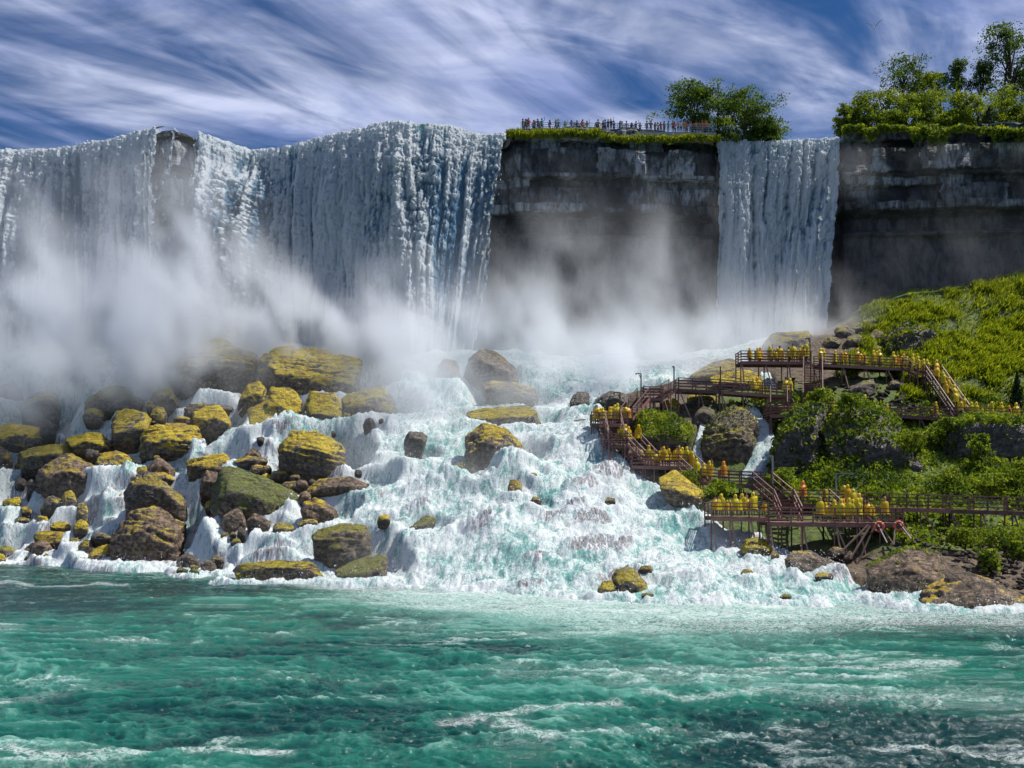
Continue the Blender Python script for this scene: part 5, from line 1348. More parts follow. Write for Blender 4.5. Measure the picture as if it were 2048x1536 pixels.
PONM = {(p, m, h): poncho_mesh(p, PON[m], m * 7 + len(p), h) for p in POSES for m in range(3) for h in (True, False)}

def person(foot, face, pose, label, group, scale=1.0, poncho=None, hood=True, shirt=None, trou=0, hair=0, dark=False):
    o = bpy.data.objects.new('person', BODY[pose]); COL.objects.link(o)
    o.location = foot; o.rotation_euler = (pr.uniform(-.03, .07), pr.uniform(-.06, .06), face); o.scale = (scale,) * 3
    tag(o, label, 'person', group)
    def slot(i, m): o.material_slots[i].link = 'OBJECT'; o.material_slots[i].material = m
    if dark: slot(0, SKIN2)
    slot(1, SHIRTM[shirt or 'grey'] if poncho is None else PON[poncho]); slot(2, TROU[trou])
    if poncho is not None: obj('poncho', PONM[(pose, poncho, hood)], parent=o)
    if poncho is None or not hood: obj('hair', HAIRM[hair], parent=o)
    return o

pr = random.Random(5)
ACT = {'stand': 'standing ', 'rail': 'with hands forward ', 'photo': 'holding hands to face ', 'walk': 'striding ', 'wave': 'with one arm up ', 'akimbo': 'with hands on hips '}
def crowd(specs, Y, label, group, py, depth=(.35, 1.7), orange=.05):
    """specs: photo columns of the people on one deck; py is the deck row (number or a pair over the columns)"""
    for k, x in enumerate(specs):
        yy = py if not isinstance(py, tuple) else np.interp(x, py[0], py[1])
        Yd = Y if not isinstance(Y, tuple) else np.interp(x, Y[0], Y[1])
        d = pr.uniform(*depth)
        p = P(x, yy, Yd); p.y += d; p.x *= (Yd + d) / Yd
        m = 2 if pr.random() < orange else pr.choice((0, 0, 1))
        pose = pr.choice(POSES if pr.random() < .8 else ('stand',)); hood = pr.random() < .8; back = pr.random() < .25
        lb = ('hooded' if hood else 'bareheaded') + ' person in ' + ('yellow', 'deep yellow', 'orange')[m] + ' poncho ' + ACT[pose] + label
        person(p, math.pi + pr.uniform(-.6, .6) if back else pr.choice((0, 0, pr.uniform(-1.2, 1.2))), pose, lb, group, pr.choice((pr.uniform(.9, 1.08), pr.uniform(.9, 1.08), pr.uniform(.68, .9))), m, hood, pr.choice(list(SHIRT)), pr.randrange(4), pr.randrange(5), pr.random() < .15)
def spread(a, b, n): return sorted(min(b - 1, max(a + 1, pr.choice((a + (b - a) * .2, a + (b - a) * .45, a + (b - a) * .75, a + (b - a) * .9)) + pr.gauss(0, (b - a) * .09))) if pr.random() < .6 else pr.uniform(a, b) for i in range(n))
crowd(spread(1490, 1620, 24), YU, 'on the highest platform', 'ponchos on the highest platform', 722, (.3, 2.2))
crowd([1640, 1646, 1668, 1683, 1691, 1713, 1722, 1728, 1747, 1753, 1760, 1786, 1794, 1802, 1808, 1814], (( 1640, 1818), (YU, YU)), 'on the top walkway', 'ponchos on the top walkway', ((1640, 1818), (727, 736)), (.3, 1.8))
for k, t in enumerate((.02, .14, .3, .42, .52, .64, .76, .88, .97)):
    a, b = P(1868, 752, 106.4), P(1926, 836, 101); p = a.lerp(b, t); p.y += .5; p.x += pr.uniform(-.2, .6)
    person(p, pr.uniform(-.8, .8), pr.choice(('walk', 'stand', 'rail')), 'person in yellow rain poncho climbing the lower hillside stair', 'ponchos on the hillside stair', pr.uniform(.92, 1.04), pr.choice((0, 1)), pr.random() < .7, 'navy', pr.randrange(4), pr.randrange(5))
for x in (1828, 1838, 1852, 1860):
    p = P(x, np.interp(x, (1818, 1848, 1872), (736, 750, 754)), 107.4); p.y += .5
    person(p, pr.uniform(-1, 1), 'walk', 'person in yellow rain poncho at the top of the hillside stair', 'ponchos at the hillside stair top', 1.0, 0, True, 'teal', 0, 0)
crowd([1616, 1664, 1728, 1775, 1870, 1944, 1952, 1960, 1982, 2002, 2020, 2032], 100, 'on the shrub-lined right walkway', 'ponchos on the right walkway', ((1627, 1780, 1900, 2080), (822, 828, 836, 842)), (.4, 1.6))
crowd([1508, 1516, 1523, 1570, 1580], 102.4, 'near the long stair', 'ponchos near the long stair', ((1440, 1582), (781, 791)), (.4, 1.5))
crowd(spread(1186, 1256, 22), 98.4, 'on the corner platform', 'ponchos on the corner platform', 846, (.3, 2.2))
crowd([1238, 1244, 1250, 1258, 1276], 95, 'on the narrow ledge platform', 'ponchos on the ledge platform', 888, (.4, 1.5))
crowd([1284, 1300, 1306, 1312, 1318, 1322, 1328, 1333, 1338, 1351, 1358, 1367, 1372], 92.6, 'above the yellow mossy bank', 'ponchos on the packed platform', 931, (.3, 2.0), .12)
crowd([1382, 1394, 1408, 1420, 1447], ((1374, 1404, 1450), (92.4, 90.2, 89)), 'on the grassy walkway', 'ponchos on the grassy walkway', ((1374, 1404, 1526), (936, 962, 969)), (.5, 1.3), .2)
crowd([1429, 1437, 1445, 1453, 1462, 1470, 1478, 1486, 1494, 1506, 1527], 79.6, 'on the lower platform', 'ponchos on the lower platform', 1033, (.4, 2.3), .1)
crowd([1604, 1650, 1688], 85, 'on the terrace walkway', 'ponchos on the terrace walkway', 1006, (.6, 1.2), .1)
crowd([1640, 1652, 1662, 1670, 1679, 1688, 1697, 1706, 1714, 1736, 1744, 1769], YL, 'by the life rings platform rail', 'ponchos on the lowest platform', 1044, (.4, 2.4), .12)
for (x, t) in ((1692, .25), (1706, .5), (1712, .75)):
    a, b = P(1680, 1004, 84.6), P(1722, 1042, 79.6); p = a.lerp(b, t); p.x += .2
    person(p, pr.uniform(-.6, .6), 'walk', 'person in yellow rain poncho on the stair to the lowest platform', 'ponchos on the lowest stair', 1.0, pr.choice((0, 1)), True, 'navy', 0, 0)
# visitors on the cliff-top terrace
TOPX = [1046, 1050, 1055, 1058, 1067, 1069, 1075, 1080, 1084, 1099, 1100, 1111, 1117, 1130, 1143, 1150, 1154, 1163, 1166, 1174, 1193, 1197, 1206, 1209, 1215, 1222, 1228, 1239, 1245, 1253, 1262, 1264, 1271, 1280, 1295, 1301, 1309, 1316, 1322, 1328, 1336, 1346, 1350, 1356, 1362, 1368, 1374, 1381, 1388, 1393, 1398, 1404, 1409, 1414, 1420]
cols = list(SHIRT)
for k, x in enumerate(TOPX):
    c = 'green' if x in (1130, 1174) else ('teal' if x in (1117, 1084) else pr.choice(cols if x > 1330 else ['white', 'black', 'navy', 'grey', 'black', 'navy', 'sky blue', 'red', 'grey']))
    if x > 1340: c = pr.choice(('orange', 'pink', 'white', 'red', 'grey', 'orange'))
    p = P(x, np.interp(x, (1042, 1428), (260.5, 265.5)), OV_Y); d = pr.uniform(.35, 1.2); p.y += d; p.x *= (OV_Y + d) / OV_Y
    pose = pr.choice(POSES)
    person(p, pr.choice((0, 0, pr.uniform(-1, 1))), pose, f'person in {c} top {ACT[pose]}behind the cliff-top railing', f'visitors in {c} on the cliff top', pr.uniform(.9, 1.07), None, True, c, pr.randrange(4), pr.randrange(5), pr.random() < .25)

# ------------------------------------------------------------------ gulls
GW = m_flat('gull_white', (0.8, 0.8, 0.8), .7); GG = m_flat('gull_grey', (0.18, 0.19, 0.21), .7)
def gull(label, c, span, up, yaw, dark=False):
    body = shell([(-.24, .004, .004, 0, 0), (-.15, .03, .03, 0, 0), (0, .062, .058, 0, 0), (.12, .05, .05, 0, .008), (.18, .036, .038, 0, .02), (.23, .034, .036, 0, .024), (.27, .008, .01, 0, .018)], 10)
    V = body[0][:, [2, 0, 1]]                                   # long axis on x
    o = obj('gull', mesh_np('gull_body', V, body[1], GG if dark else GW), loc=c)
    o.rotation_euler = (0, R(-8), yaw); o.scale = (span / 1.25,) * 3
    tag(o, label, 'bird')
    for s in (-1, 1):
        n = 9; V = []
        for i in range(n):
            t = i / (n - 1); y = s * (.03 + t * .60); z = up * (math.sin(t * 2.0) * .36 if t < .6 else .335 + (t - .6) * .25) ; ch = .115 * (1 - t ** 3 * .85); sw = -.10 * t ** 1.6 + .05 * math.sin(t * 3.1)
            for dz, dx in ((.006, ch / 2), (-.004, ch / 2), (-.004, -ch / 2), (.006, -ch / 2)): V.append((sw + dx + .03, y, z + dz))
        Fq = [[4 * i + k, 4 * i + (k + 1) % 4, 4 * i + 4 + (k + 1) % 4, 4 * i + 4 + k] for i in range(n - 1) for k in range(4)]
        obj('wing', mesh_np('wing', np.array(V), np.array(Fq), GG), parent=o)
    V = np.array([(-.22, -.015, 0), (-.22, .015, 0), (-.34, .06, .004), (-.34, -.06, .004), (-.22, 0, .015), (-.34, 0, .012)])
    obj('tail', mesh_np('tail', V, np.array([[0, 4, 5, 3], [4, 1, 2, 5], [0, 3, 2, 1]]), GW), parent=o)
gull('white gull gliding with raised wings high in the cloudy sky', P(1748, 55, 92), 1.6, 1.0, R(65))
gull('dark bird skimming low over the green river', P(1678, 1277, 46), .5, .8, R(80), True)
# ------------------------------------------------------------------ leaves, trees, shrubs, ground cover
LEAF_T = m_foliage('tree_leaves', (0.02, 0.045, 0.009), (0.07, 0.12, 0.018), (0.17, 0.23, 0.03))
LEAF_Y = m_foliage('sunlit_shrub_leaves', (0.045, 0.075, 0.008), (0.16, 0.21, 0.02), (0.38, 0.40, 0.03))
LEAF_G = m_foliage('bank_leaves', (0.035, 0.075, 0.01), (0.16, 0.22, 0.022), (0.38, 0.42, 0.035))
LEAF_H = m_foliage('hillside_grass', (0.045, 0.08, 0.008), (0.17, 0.21, 0.018), (0.38, 0.38, 0.03))
LEAF_C = m_foliage('conifer_needles', (0.008, 0.022, 0.01), (0.02, 0.045, 0.018), (0.05, 0.085, 0.025), .15)
BARK = m_flat('bark', (0.075, 0.055, 0.042), .9, .1, .4, 4)
lr = np.random.default_rng(21)

def leaves(C, size, up=None, aspect=1.9, tint=None):
    """C (N,3) leaf centres -> pointed leaf quads turned every way; returns V, F, tint"""
    n = len(C)
    d = lr.normal(size=(n, 3))
    if up is not None: d = d * (1 - up) + np.array([0, 0, 1.0]) * up * 1.6
    d /= np.linalg.norm(d, axis=1, keepdims=True)
    e = np.cross(d, lr.normal(size=(n, 3))); e /= np.linalg.norm(e, axis=1, keepdims=True) + 1e-6
    s = (size * lr.uniform(.6, 1.4, n))[:, None] if np.ndim(size) == 0 else (size * lr.uniform(.7, 1.3, n))[:, None]
    V = np.stack([C - d * s * .5, C + e * s * .5 / aspect * 1.2 - d * s * .05, C + d * s * .6, C - e * s * .5 / aspect * 1.2 - d * s * .05], 1).reshape(-1, 3)
    Fq = np.arange(4 * n).reshape(n, 4)
    t = lr.uniform(0, 1, n) if tint is None else np.clip(tint + lr.uniform(-.25, .25, n), 0, 1)
    return V, Fq, np.repeat(t, 4)

def tube(path, radii, n=7):
    V = []; path = [np.array(p, float) for p in path]
    for i, p in enumerate(path):
        d = path[min(i + 1, len(path) - 1)] - path[max(i - 1, 0)]; d /= np.linalg.norm(d) + 1e-9
        x = np.cross(d, [.3, 1, .2]); x /= np.linalg.norm(x); y = np.cross(d, x)
        a = np.linspace(0, 2 * np.pi, n, endpoint=False)
        V.append(p + radii[i] * (np.cos(a)[:, None] * x + np.sin(a)[:, None] * y))
    Fq = [[k * n + i, k * n + (i + 1) % n, (k + 1) * n + (i + 1) % n, (k + 1) * n + i] for k in range(len(path) - 1) for i in range(n)]
    return np.concatenate(V), np.array(Fq)
def join(parts):
    Vs, Fs, n = [], [], 0
    for V, Fq in parts: Vs.append(V); Fs.append(Fq + n); n += len(V)
    return np.concatenate(Vs), np.concatenate(Fs)

def tree(label, px, pbase, ptop, wpx, Y, mat=None, lobes=9, nleaf=2600, leaf=.30, group=None, name='tree', cat='tree', bare=.18, seed=0, flat=.8):
    """deciduous tree or shrub: trunk, limbs and a crown of leaf clumps with gaps"""
    rr = np.random.default_rng(seed + int(px))
    b = np.array(P(px, pbase, Y)); H = (pbase - ptop) / F * Y; W = wpx / F * Y
    e = empty(name, Vector(b), label, cat, group)
    parts = []; tips = []
    top = np.array([rr.uniform(-.1, .1) * W, 0, H * .72])
    trunk = [np.array([0, 0, -.6]), np.array([.03 * W, 0, H * bare]), top * .6 + rr.normal(size=3) * .03 * H, top]
    r0 = max(.05, .022 * H + .03)
    parts.append(tube(trunk, [r0 * 1.3, r0, r0 * .6, r0 * .22]))
    for k in range(lobes):
        t = bare + (1 - bare) * (k + .5) / lobes
        a = rr.uniform(0, 2 * np.pi)
        wid = W * .5 * (1 - (abs(t - .45) / .6) ** 2.2 * .75)
        q = np.array([math.cos(a) * wid * rr.uniform(.45, .95), math.sin(a) * wid * rr.uniform(.35, .75), H * (bare + (1 - bare) * t * .96)])
        s = np.array([0, 0, H * max(.12, t * .62)])
        m_ = (s + q) / 2 + np.array([0, 0, .08 * H])
        parts.append(tube([s, m_, q], [r0 * .5, r0 * .3, r0 * .1], 5)); tips.append(q)
    tips.append(np.array([0, 0, H * .9]))
    V, Fq = join(parts)
    obj('trunk', mesh_np('trunk', V, Fq, BARK), parent=e)
    C, T = [], []
    per = nleaf // len(tips)
    for q in tips:
        rad = np.array([W * .2, W * .17, H * .12 * flat + .25]) * rr.uniform(.75, 1.25)
        nsub = 7
        sub = q + rr.normal(size=(nsub, 3)) * rad * .62
        for s_ in sub:
            k = per // nsub
            p = s_ + rr.normal(size=(k, 3)) * rad * .30
            C.append(p); T.append(np.full(k, .5 + .25 * rr.uniform(-1, 1)))
    C = np.concatenate(C); T = np.concatenate(T)
    C[:, 2] = np.clip(C[:, 2], .02 * H, H * 1.06)
    V, Fq, t = leaves(C, leaf, tint=T)
    obj('crown', mesh_np('crown', V, Fq, mat or LEAF_T, smooth=False, attrs={'tint': t}), parent=e)
    return e

YT = 141.0
tree('spreading dark green tree at the end of the cliff-top terrace', 1382, 264, 172, 112, 142.5, LEAF_T, 20, 9000, .27, bare=.08)
tree('rounded green tree leaning over the narrow fall beside the terrace', 1490, 290, 188, 128, 141.0, LEAF_T, 26, 12000, .27, bare=.02)
tree('low bush at the foot of the rounded tree by the narrow fall', 1445, 284, 238, 60, 139.5, LEAF_G, 9, 2400, .24, name='shrub', cat='shrub', bare=.05)
tree('low rounded bush on the brink under the leaning tree', 1524, 290, 240, 70, 140.2, LEAF_T, 12, 3800, .25, name='shrub', cat='shrub', bare=.03)
tree('small dark bush overhanging the narrow fall', 1548, 286, 252, 36, 140.0, LEAF_T, 8, 1500, .24, name='shrub', cat='shrub', bare=.03)
tree('thin grey-leaved sapling rising between the two cliff-top trees', 1436, 250, 170, 18, 143, LEAF_T, 5, 260, .22, bare=.4)
SH = 'shrubs on the right cliff top'
tree('airy slender-branched tree above the right cliff shrubs', 1806, 215, 118, 92, 147, LEAF_T, 16, 3400, .25, bare=.2)
tree('bushy yellow-green tree behind the airy tree', 1845, 225, 150, 80, 148, LEAF_Y, 12, 4200, .27, bare=.1)
tree('slim upright tree with a double top on the right cliff', 1917, 215, 122, 44, 150, LEAF_T, 12, 2600, .27, bare=.2)
tree('small upright tree beside the slim double-topped one', 1880, 215, 150, 32, 150, LEAF_T, 8, 1500, .27, bare=.2)
tree('small round-headed tree between the slim tree and the tall one', 1960, 212, 130, 42, 150, LEAF_T, 9, 2200, .27, bare=.25)
tree('tallest dark green tree on the right cliff', 2022, 235, 62, 118, 149, LEAF_T, 20, 8500, .29, bare=.15)
tree('tall dark tree at the far end of the right cliff', 2130, 240, 70, 130, 150, LEAF_T, 16, 5000, .32, bare=.15)
for i, (x, b, t, w, m) in enumerate(((1692, 272, 215, 44, LEAF_Y), (1722, 272, 196, 70, LEAF_Y), (1765, 268, 186, 80, LEAF_Y), (1738, 272, 222, 60, LEAF_G), (1810, 268, 196, 90, LEAF_Y), (1862, 264, 190, 90, LEAF_Y), (1790, 272, 226, 80, LEAF_G), (1850, 270, 222, 90, LEAF_G),
                                    (1910, 262, 190, 80, LEAF_Y), (1955, 262, 196, 80, LEAF_Y), (1905, 268, 224, 80, LEAF_G), (2005, 262, 188, 90, LEAF_Y), (2040, 270, 205, 80, LEAF_Y), (2010, 275, 228, 70, LEAF_Y), (2090, 268, 190, 100, LEAF_Y), (2150, 268, 190, 100, LEAF_Y), (1700, 274, 240, 50, LEAF_G), (1935, 272, 236, 50, LEAF_G))):
    tree('sunlit yellow-green shrub crowding the right cliff edge' if m is LEAF_Y else 'mid-green shrub hanging over the right cliff edge', x, b, t, w, 140.5 + (i % 3) * 1.2, m, 12, 4200, .25, SH + (' in sun' if m is LEAF_Y else ' in shade'), 'shrub', 'shrub', .04, i)
# dark conifer on the cliff edge and one on the hillside
def conifer(label, px, pb, pt, wpx, Y):
    b = P(px, pb, Y); H = (pb - pt) / F * Y; W = wpx / F * Y
    e = empty('conifer', b, label, 'conifer')
    obj('trunk', mesh_np('trunk', *tube([(0, 0, -.5), (0, 0, H * .5), (0, 0, H * .97)], [.09, .06, .02]), BARK), parent=e)
    n = 2600; t = lr.uniform(0, 1, n) ** .7; a = lr.uniform(0, 6.28, n); r = W * .5 * t * np.sqrt(lr.uniform(.15, 1, n)) * (1 + .2 * np.sin(a * 5 + t * 20))
    C = np.stack([r * np.cos(a), r * np.sin(a), H * (1 - t)], -1)
    V, Fq, ti = leaves(C, .22, aspect=2.5)
    obj('crown', mesh_np('crown', V, Fq, LEAF_C, smooth=False, attrs={'tint': ti}), parent=e)
conifer('dark cone-shaped cedar on the edge of the right cliff', 1978, 282, 212, 56, 138.2)
conifer('dark narrow cedar standing on the green hillside', 2034, 818, 742, 34, 104)

# hanging grass along the terrace edge
def tufts(name, C, h, mat, per=5, spread_=.12, droop=.0):
    n = len(C); base = np.repeat(C, per, 0) + lr.normal(size=(n * per, 3)) * [spread_, spread_, .02]
    hh = np.repeat(h, per) * lr.uniform(.6, 1.2, n * per)
    tip = base + np.stack([lr.normal(0, .25, n * per) * hh, lr.normal(-.12 - droop, .25, n * per) * hh, hh * (1 - droop * 1.4)], -1)
    w = .045 + .03 * lr.uniform(0, 1, n * per); ang = lr.uniform(0, 3.14, n * per)
    sd = np.stack([np.cos(ang) * w, np.sin(ang) * w, 0 * w], -1)
    mid = (base + tip) / 2 + [0, 0, .05]
    V = np.stack([base, mid + sd, tip, mid - sd], 1).reshape(-1, 3)
    return V, np.arange(4 * n * per).reshape(-1, 4), np.repeat(np.clip(np.repeat(lr.uniform(.1, .9, n), per) + lr.uniform(-.2, .2, n * per), 0, 1), 4)
n = 2600
pxs = lr.uniform(1014, 1440, n); Cg = np.array([px2w(x, lr.normal((271 if x < 1200 else 279) + 7 * (fbm(np.array([x * .035]), np.array([.5]), o=3, s=9)[0] - .4), 3.5), OV_Y - .6 - lr.uniform(0, .8)) for x in pxs])
V, Fq, t = tufts('fringe', Cg, np.where(pxs < 1220, .75, .42), LEAF_G, 5, .12, .25)
tag(obj('grass_fringe', mesh_np('grass_fringe', V, Fq, LEAF_H, smooth=False, attrs={'tint': t})), 'shaggy grass hanging along the cliff edge under the terrace', 'grass', kind='stuff')

# creepers and low shrubs spilling over the right cliff edge
n = 13000
xx = lr.uniform(1684, 2250, n); sag = 26 * (fbm(xx * .035, xx * 0, o=4, s=551) - .42) * 2.0
yy = 263 + lr.uniform(-9, 1, n) * 1.6 * (.4 + fbm(xx * .05, xx * 0 + 7, o=3, s=557)) + np.maximum(0, sag) * lr.uniform(0, 1.6, n)
Yd = crestY(xx) - .2 - lr.uniform(0, 1.2, n)
Ce = np.stack([(xx - 1024) / F * Yd, Yd, CH + (HY - yy) / F * Yd], -1)
V, Fq, t = leaves(Ce, .34, aspect=1.9, tint=np.clip(.15 + 1.1 * (fbm(xx * .06, yy * .06, o=3, s=553) - .2), 0, 1))
tag(obj('cliff_edge_creepers', mesh_np('cliff_edge_creepers', V, Fq, LEAF_Y, smooth=False, attrs={'tint': t})), 'yellow-green creepers spilling over the right cliff edge', 'plants', kind='stuff')
# ground cover over the right bank
n = 210000
pxs = lr.uniform(1380, 2350, n); Yg = lr.uniform(70, 133, n)
Xg = (pxs - 1024) / F * Yg; Zg = zt(Xg, Yg); pyg = HY - (Zg - CH) * F / Yg
dens = fbm(Xg * .35, Yg * .35, o=3, s=501)
wetg = wet_mask(pxs, pyg)
stony = sstep(1058, 1090, pyg) * sstep(1780, 1830, pxs)
keep = (wetg < .2) & (pyg < 1100) & (pxs > np.interp(pyg, [540, 600, 700, 760, 820, 900, 1000, 1100], [1880, 1730, 1720, 1600, 1450, 1560, 1540, 1850])) & (lr.uniform(0, 1, n) < (.12 + 1.1 * sstep(.38, .58, dens)) * (1 - .85 * stony))
# bare broken ground under the top walkway
keep &= ~((pyg > 735) & (pyg < 822) & (pxs < 1880) & (dens < .56))
Xg, Yg, Zg, pyg, pxs, dens = (a[keep] for a in (Xg, Yg, Zg, pyg, pxs, dens))
hill = (pyg < 800) & (pxs > 1700)
Cc = np.stack([Xg, Yg, Zg + lr.uniform(-.05, .6, len(Xg)) * np.where(hill, .5, 1.0) * (0.2 + 2.2 * sstep(.45, .7, dens) * fbm(Xg * .9, Yg * .9, o=2, s=531))], -1)
tnt = np.clip(.2 + 1.1 * (fbm(Xg * .8, Yg * .8, o=3, s=511) - .25), 0, 1)
Ch = Cc[hill]; gc = sstep(.36, .6, fbm(Ch[:, 0] * 1.1, Ch[:, 1] * .5, o=3, s=521)); kp = lr.uniform(0, 1, len(Ch)) < .15 + .85 * gc; Ch = Ch[kp]
V, Fq, t = tufts('x', Ch, .35 + .75 * gc[kp], LEAF_H, 3, .22, .35)
tag(obj('hillside_tussocks', mesh_np('hillside_tussocks', V, Fq, LEAF_H, smooth=False, attrs={'tint': t})), 'long drooping grass tussocks on the steep hillside', 'grass', kind='stuff')
for nm, sel, mt, sz, lb in (('hillside_grass', hill & (lr.uniform(0, 1, len(hill)) < .45), LEAF_H, .42, 'yellow-green grass and creepers draping the steep hillside'), ('bank_cover', ~hill, LEAF_G, .33, 'low leafy plants covering the lower right bank')):
    V, Fq, t = leaves(Cc[sel], sz * (.6 + 1.1 * fbm(Xg * .25, Yg * .25, o=2, s=541)[sel]), up=.35, aspect=2.3, tint=tnt[sel])
    tag(obj(nm, mesh_np(nm, V, Fq, mt, smooth=False, attrs={'tint': t})), lb, 'plants', kind='stuff')

# leaf cover growing on top of crags and grassy rocks
def rock_cover(o, V, n, mat, size, zmin=.25, thick=.35, frac=None, droop=0):
    D, Fc = None, None
    for (oo, VV, FF) in BOULD:
        if oo is o: V, Fc = VV, FF
    A = V[Fc[:, 0]]; B_ = V[Fc[:, 1]]; C_ = V[Fc[:, 2]]
    N = np.cross(B_ - A, C_ - A); ar = np.linalg.norm(N, axis=1); nz = N[:, 2] / (ar + 1e-9)
    w = ar * sstep(zmin, zmin + .35, nz)
    if frac is not None: w = w * frac((A + B_ + C_) / 3)
    f = lr.choice(len(Fc), n, p=w / w.sum()); u = lr.uniform(0, 1, (n, 1)); v = lr.uniform(0, 1, (n, 1)); u, v = np.where(u + v > 1, 1 - u, u), np.where(u + v > 1, 1 - v, v)
    p = A[f] + (B_[f] - A[f]) * u + (C_[f] - A[f]) * v + (N[f] / ar[f][:, None]) * lr.uniform(-.05, 1, (n, 1)) * thick * (.3 + 1.2 * fbm(A[f, 0] * .8, A[f, 1] * .8, A[f, 2] * .8, o=2, s=7)[:, None])
    VV, Fq, t = leaves(p - np.array(o.location), size, up=.3, aspect=2.1, tint=np.clip(.1 + 1.2 * (fbm(p[:, 0] * .9, p[:, 1] * .9, p[:, 2] * .9, o=2, s=17) - .2), 0, 1))
    tag(obj('shrub_cover', mesh_np('shrub_cover', VV, Fq, mat, smooth=False, attrs={'tint': t}), parent=o), kind='stuff')
byl = {o['label']: o for o, _, _ in BOULD}
rock_cover(byl['great dark crag with a mane of shrubs'], None, 6500, LEAF_G, .33, .3, .6)
rock_cover(byl['dark hollow-sided crag beside the wide rill'], None, 3200, LEAF_G, .3, .4, .4)
rock_cover(byl['wide rock with a grassy roof and dark overhang'], None, 4200, LEAF_G, .26, .1, .35)
rock_cover(byl['shadowed rock bank under the shrubs of the right walkway'], None, 6500, LEAF_G, .3, .3, .7)
rock_cover(byl['black overhanging rock below the grassy hillside'], None, 2500, LEAF_H, .3, .45, .4)
rock_cover(byl['huge egg-shaped boulder between two rills'], None, 900, LEAF_G, .22, .25, .25)
rock_cover(byl['great smooth brown slab on the shore below the life rings'], None, 500, LEAF_G, .2, .72, .2)

# single shrubs on the bank
BS = [('loose pale shrub in front of the shadowed bank', 1962, 925, 872, 44, 92, LEAF_G), ('spiky green bush among the shore stones', 1976, 1146, 1102, 44, 71.5, LEAF_G), ('leafy shrub beside the landing of the long stair', 1640, 812, 780, 52, 98.5, LEAF_G),
      ('dense bush beside the rill below the dark crag', 1565, 975, 938, 60, 89.5, LEAF_G), ('willow-like bush beside the packed platform', 1385, 985, 945, 70, 90.5, LEAF_G), ('low bush below the grassy walkway', 1440, 998, 962, 70, 88, LEAF_G),
      ('rounded bush right of the great crag', 1905, 985, 940, 70, 89, LEAF_Y), ('spreading bush below the shadowed bank', 1985, 1000, 950, 90, 87.5, LEAF_G), ('leafy bush over the long right walkway', 2040, 985, 930, 80, 88, LEAF_Y),
      ('clump of shrubs on the shaded bank edge', 1890, 880, 838, 60, 96, LEAF_G), ('clump of shrubs behind the shaded bank edge', 1950, 875, 838, 70, 96, LEAF_G), ('clump of shrubs over the far shaded bank', 2020, 880, 836, 80, 96, LEAF_Y),
      ('small bush at the shore end of the stone bank', 2034, 1120, 1085, 44, 74, LEAF_G), ('green patch of plants below the long right walkway', 1930, 1085, 1058, 90, 76, LEAF_Y), ('second green patch of plants below the long right walkway', 2010, 1090, 1056, 90, 76, LEAF_G),
      ('shrub sprouting on the crest of the great crag', 1700, 815, 790, 60, 94.5, LEAF_G), ('trailing bush on the right flank of the great crag', 1830, 905, 868, 60, 92.5, LEAF_Y)]
for i, (lb, x, b, t, w, Y, m) in enumerate(BS):
    tree(lb, x, b, t, w, Y, m, 9, 1900, .2, None, 'shrub', 'shrub', .04, 50 + i)

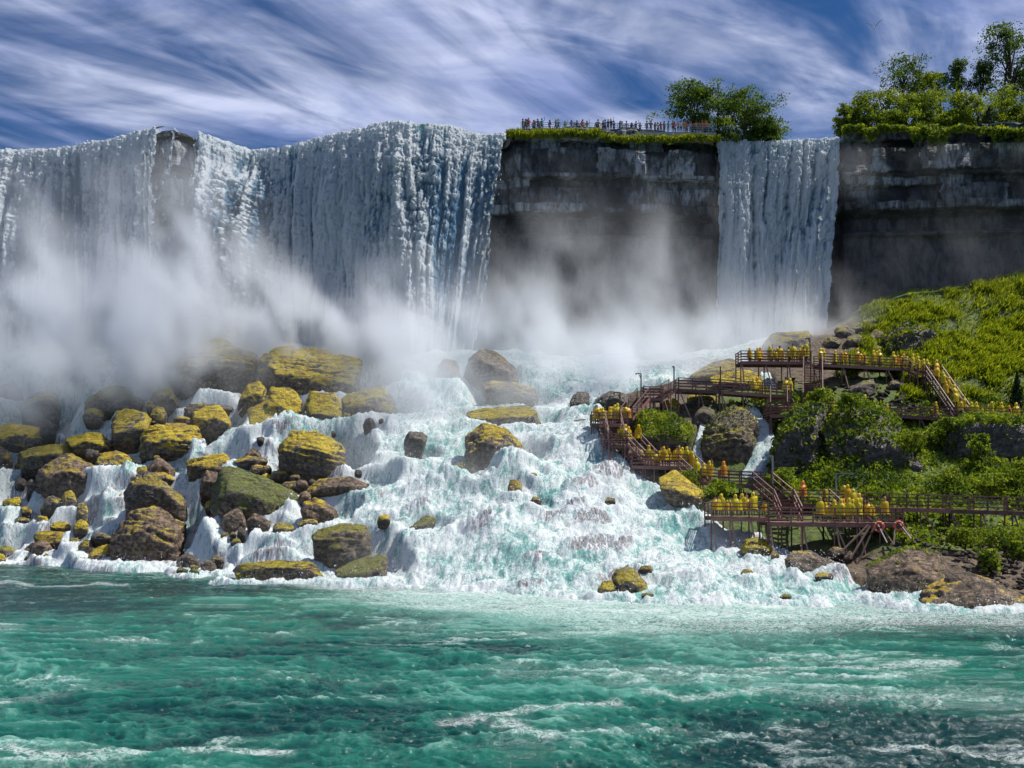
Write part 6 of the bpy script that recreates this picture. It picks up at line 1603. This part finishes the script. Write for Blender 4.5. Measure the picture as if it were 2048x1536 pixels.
# ------------------------------------------------------------------ loose stones on the right bank
sr = np.random.default_rng(77)
STM = []
for k in range(6):
    D, Fc = ICO[3] if False else ico(2)
    pts = sr.normal(size=(9, 3)); pts /= np.linalg.norm(pts, axis=1, keepdims=True); pts *= sr.uniform(.6, 1, (9, 1)); pts *= [1, .8, .6]
    pl = hull_planes([tuple(p) for p in pts]); inv = np.zeros(len(D))
    for n_, o_ in pl: inv += (np.maximum(D @ n_, 0) / max(o_, .2)) ** 14
    STM.append(mesh_np('stone', D * (inv ** (-1 / 14))[:, None] * .5, Fc, ROCK))
cnt = 0
for k in range(2400):
    x = sr.uniform(1790, 2090); y = sr.uniform(1052, 1200)
    if y < 1060 + 0.0 * x or y > np.interp(x, [1830, 1900, 1980, 2048, 2090], [1100, 1120, 1165, 1195, 1205]) or fbm(np.array([x * .02]), np.array([y * .03]), o=2, s=3)[0] < .42: continue
    Yh = ray_hit(x, y)
    o = obj('loose_stone', STM[k % 6], loc=P(x, y, Yh) + Vector((0, 0, .12)))
    s = sr.uniform(.4, 1.15); o.scale = (s * sr.uniform(.8, 1.4), s, s * sr.uniform(.6, 1)); o.rotation_euler = tuple(sr.uniform(-.5, .5, 2)) + (sr.uniform(0, 6.28),)
    o.color = (0, .3, sr.uniform(.0, .6), 0.0)
    tag(o, 'loose grey-brown stone in the rubble between the great brown slab and the long walkway', 'stone', 'loose stones of the right bank')
    cnt += 1
    if cnt >= 230: break
for (x, y, Yd, n_) in ((1700, 775, 107, 26), (1790, 790, 105.5, 22), (1850, 800, 105, 16)):
    for k in range(n_):
        xx = x + sr.normal() * 40; yy = min(818, y + sr.normal() * 14); Yh = ray_hit(xx, yy)
        if Yh < 101.8: continue
        o = obj('fallen_rock', STM[k % 6], loc=P(xx, yy, Yh)); s = sr.uniform(.5, 1.5); o.scale = (s * 1.3, s, s * .8); o.rotation_euler = tuple(sr.uniform(-.6, .6, 2)) + (sr.uniform(0, 6.28),)
        o.color = (.25, .6, sr.uniform(.1, .6), .1)
        tag(o, 'angular fallen rock on the broken ground beneath the top walkway', 'rock', 'fallen rocks under the top walkway')
# driftwood caught in the cascades and on the brink
for (x0, y0, x1, y1, Y, lb) in ((98, 958, 117, 981, None, 'thin bleached log leaning on the ribbed brown boulder'), (1148, 842, 1178, 838, None, 'grey log caught beside the crowded corner platform'), (474, 830, 484, 817, None, 'short stick wedged in the cascade beside the yellow boulder'), (312, 256, 328, 253, 134.5, 'dark driftwood stuck on the brink of the main fall')):
    Yh = Y or ray_hit((x0 + x1) / 2, max(y0, y1)) - .3
    a, b = P(x0, y0, Yh), P(x1, y1, Yh + .2)
    V, Fq = tube([a - a, (b - a) * .5 + Vector((0, 0, .04)), b - a], [.11, .09, .05])
    tag(obj('driftwood', mesh_np('driftwood', V, Fq, POLE), loc=a), lb, 'driftwood')
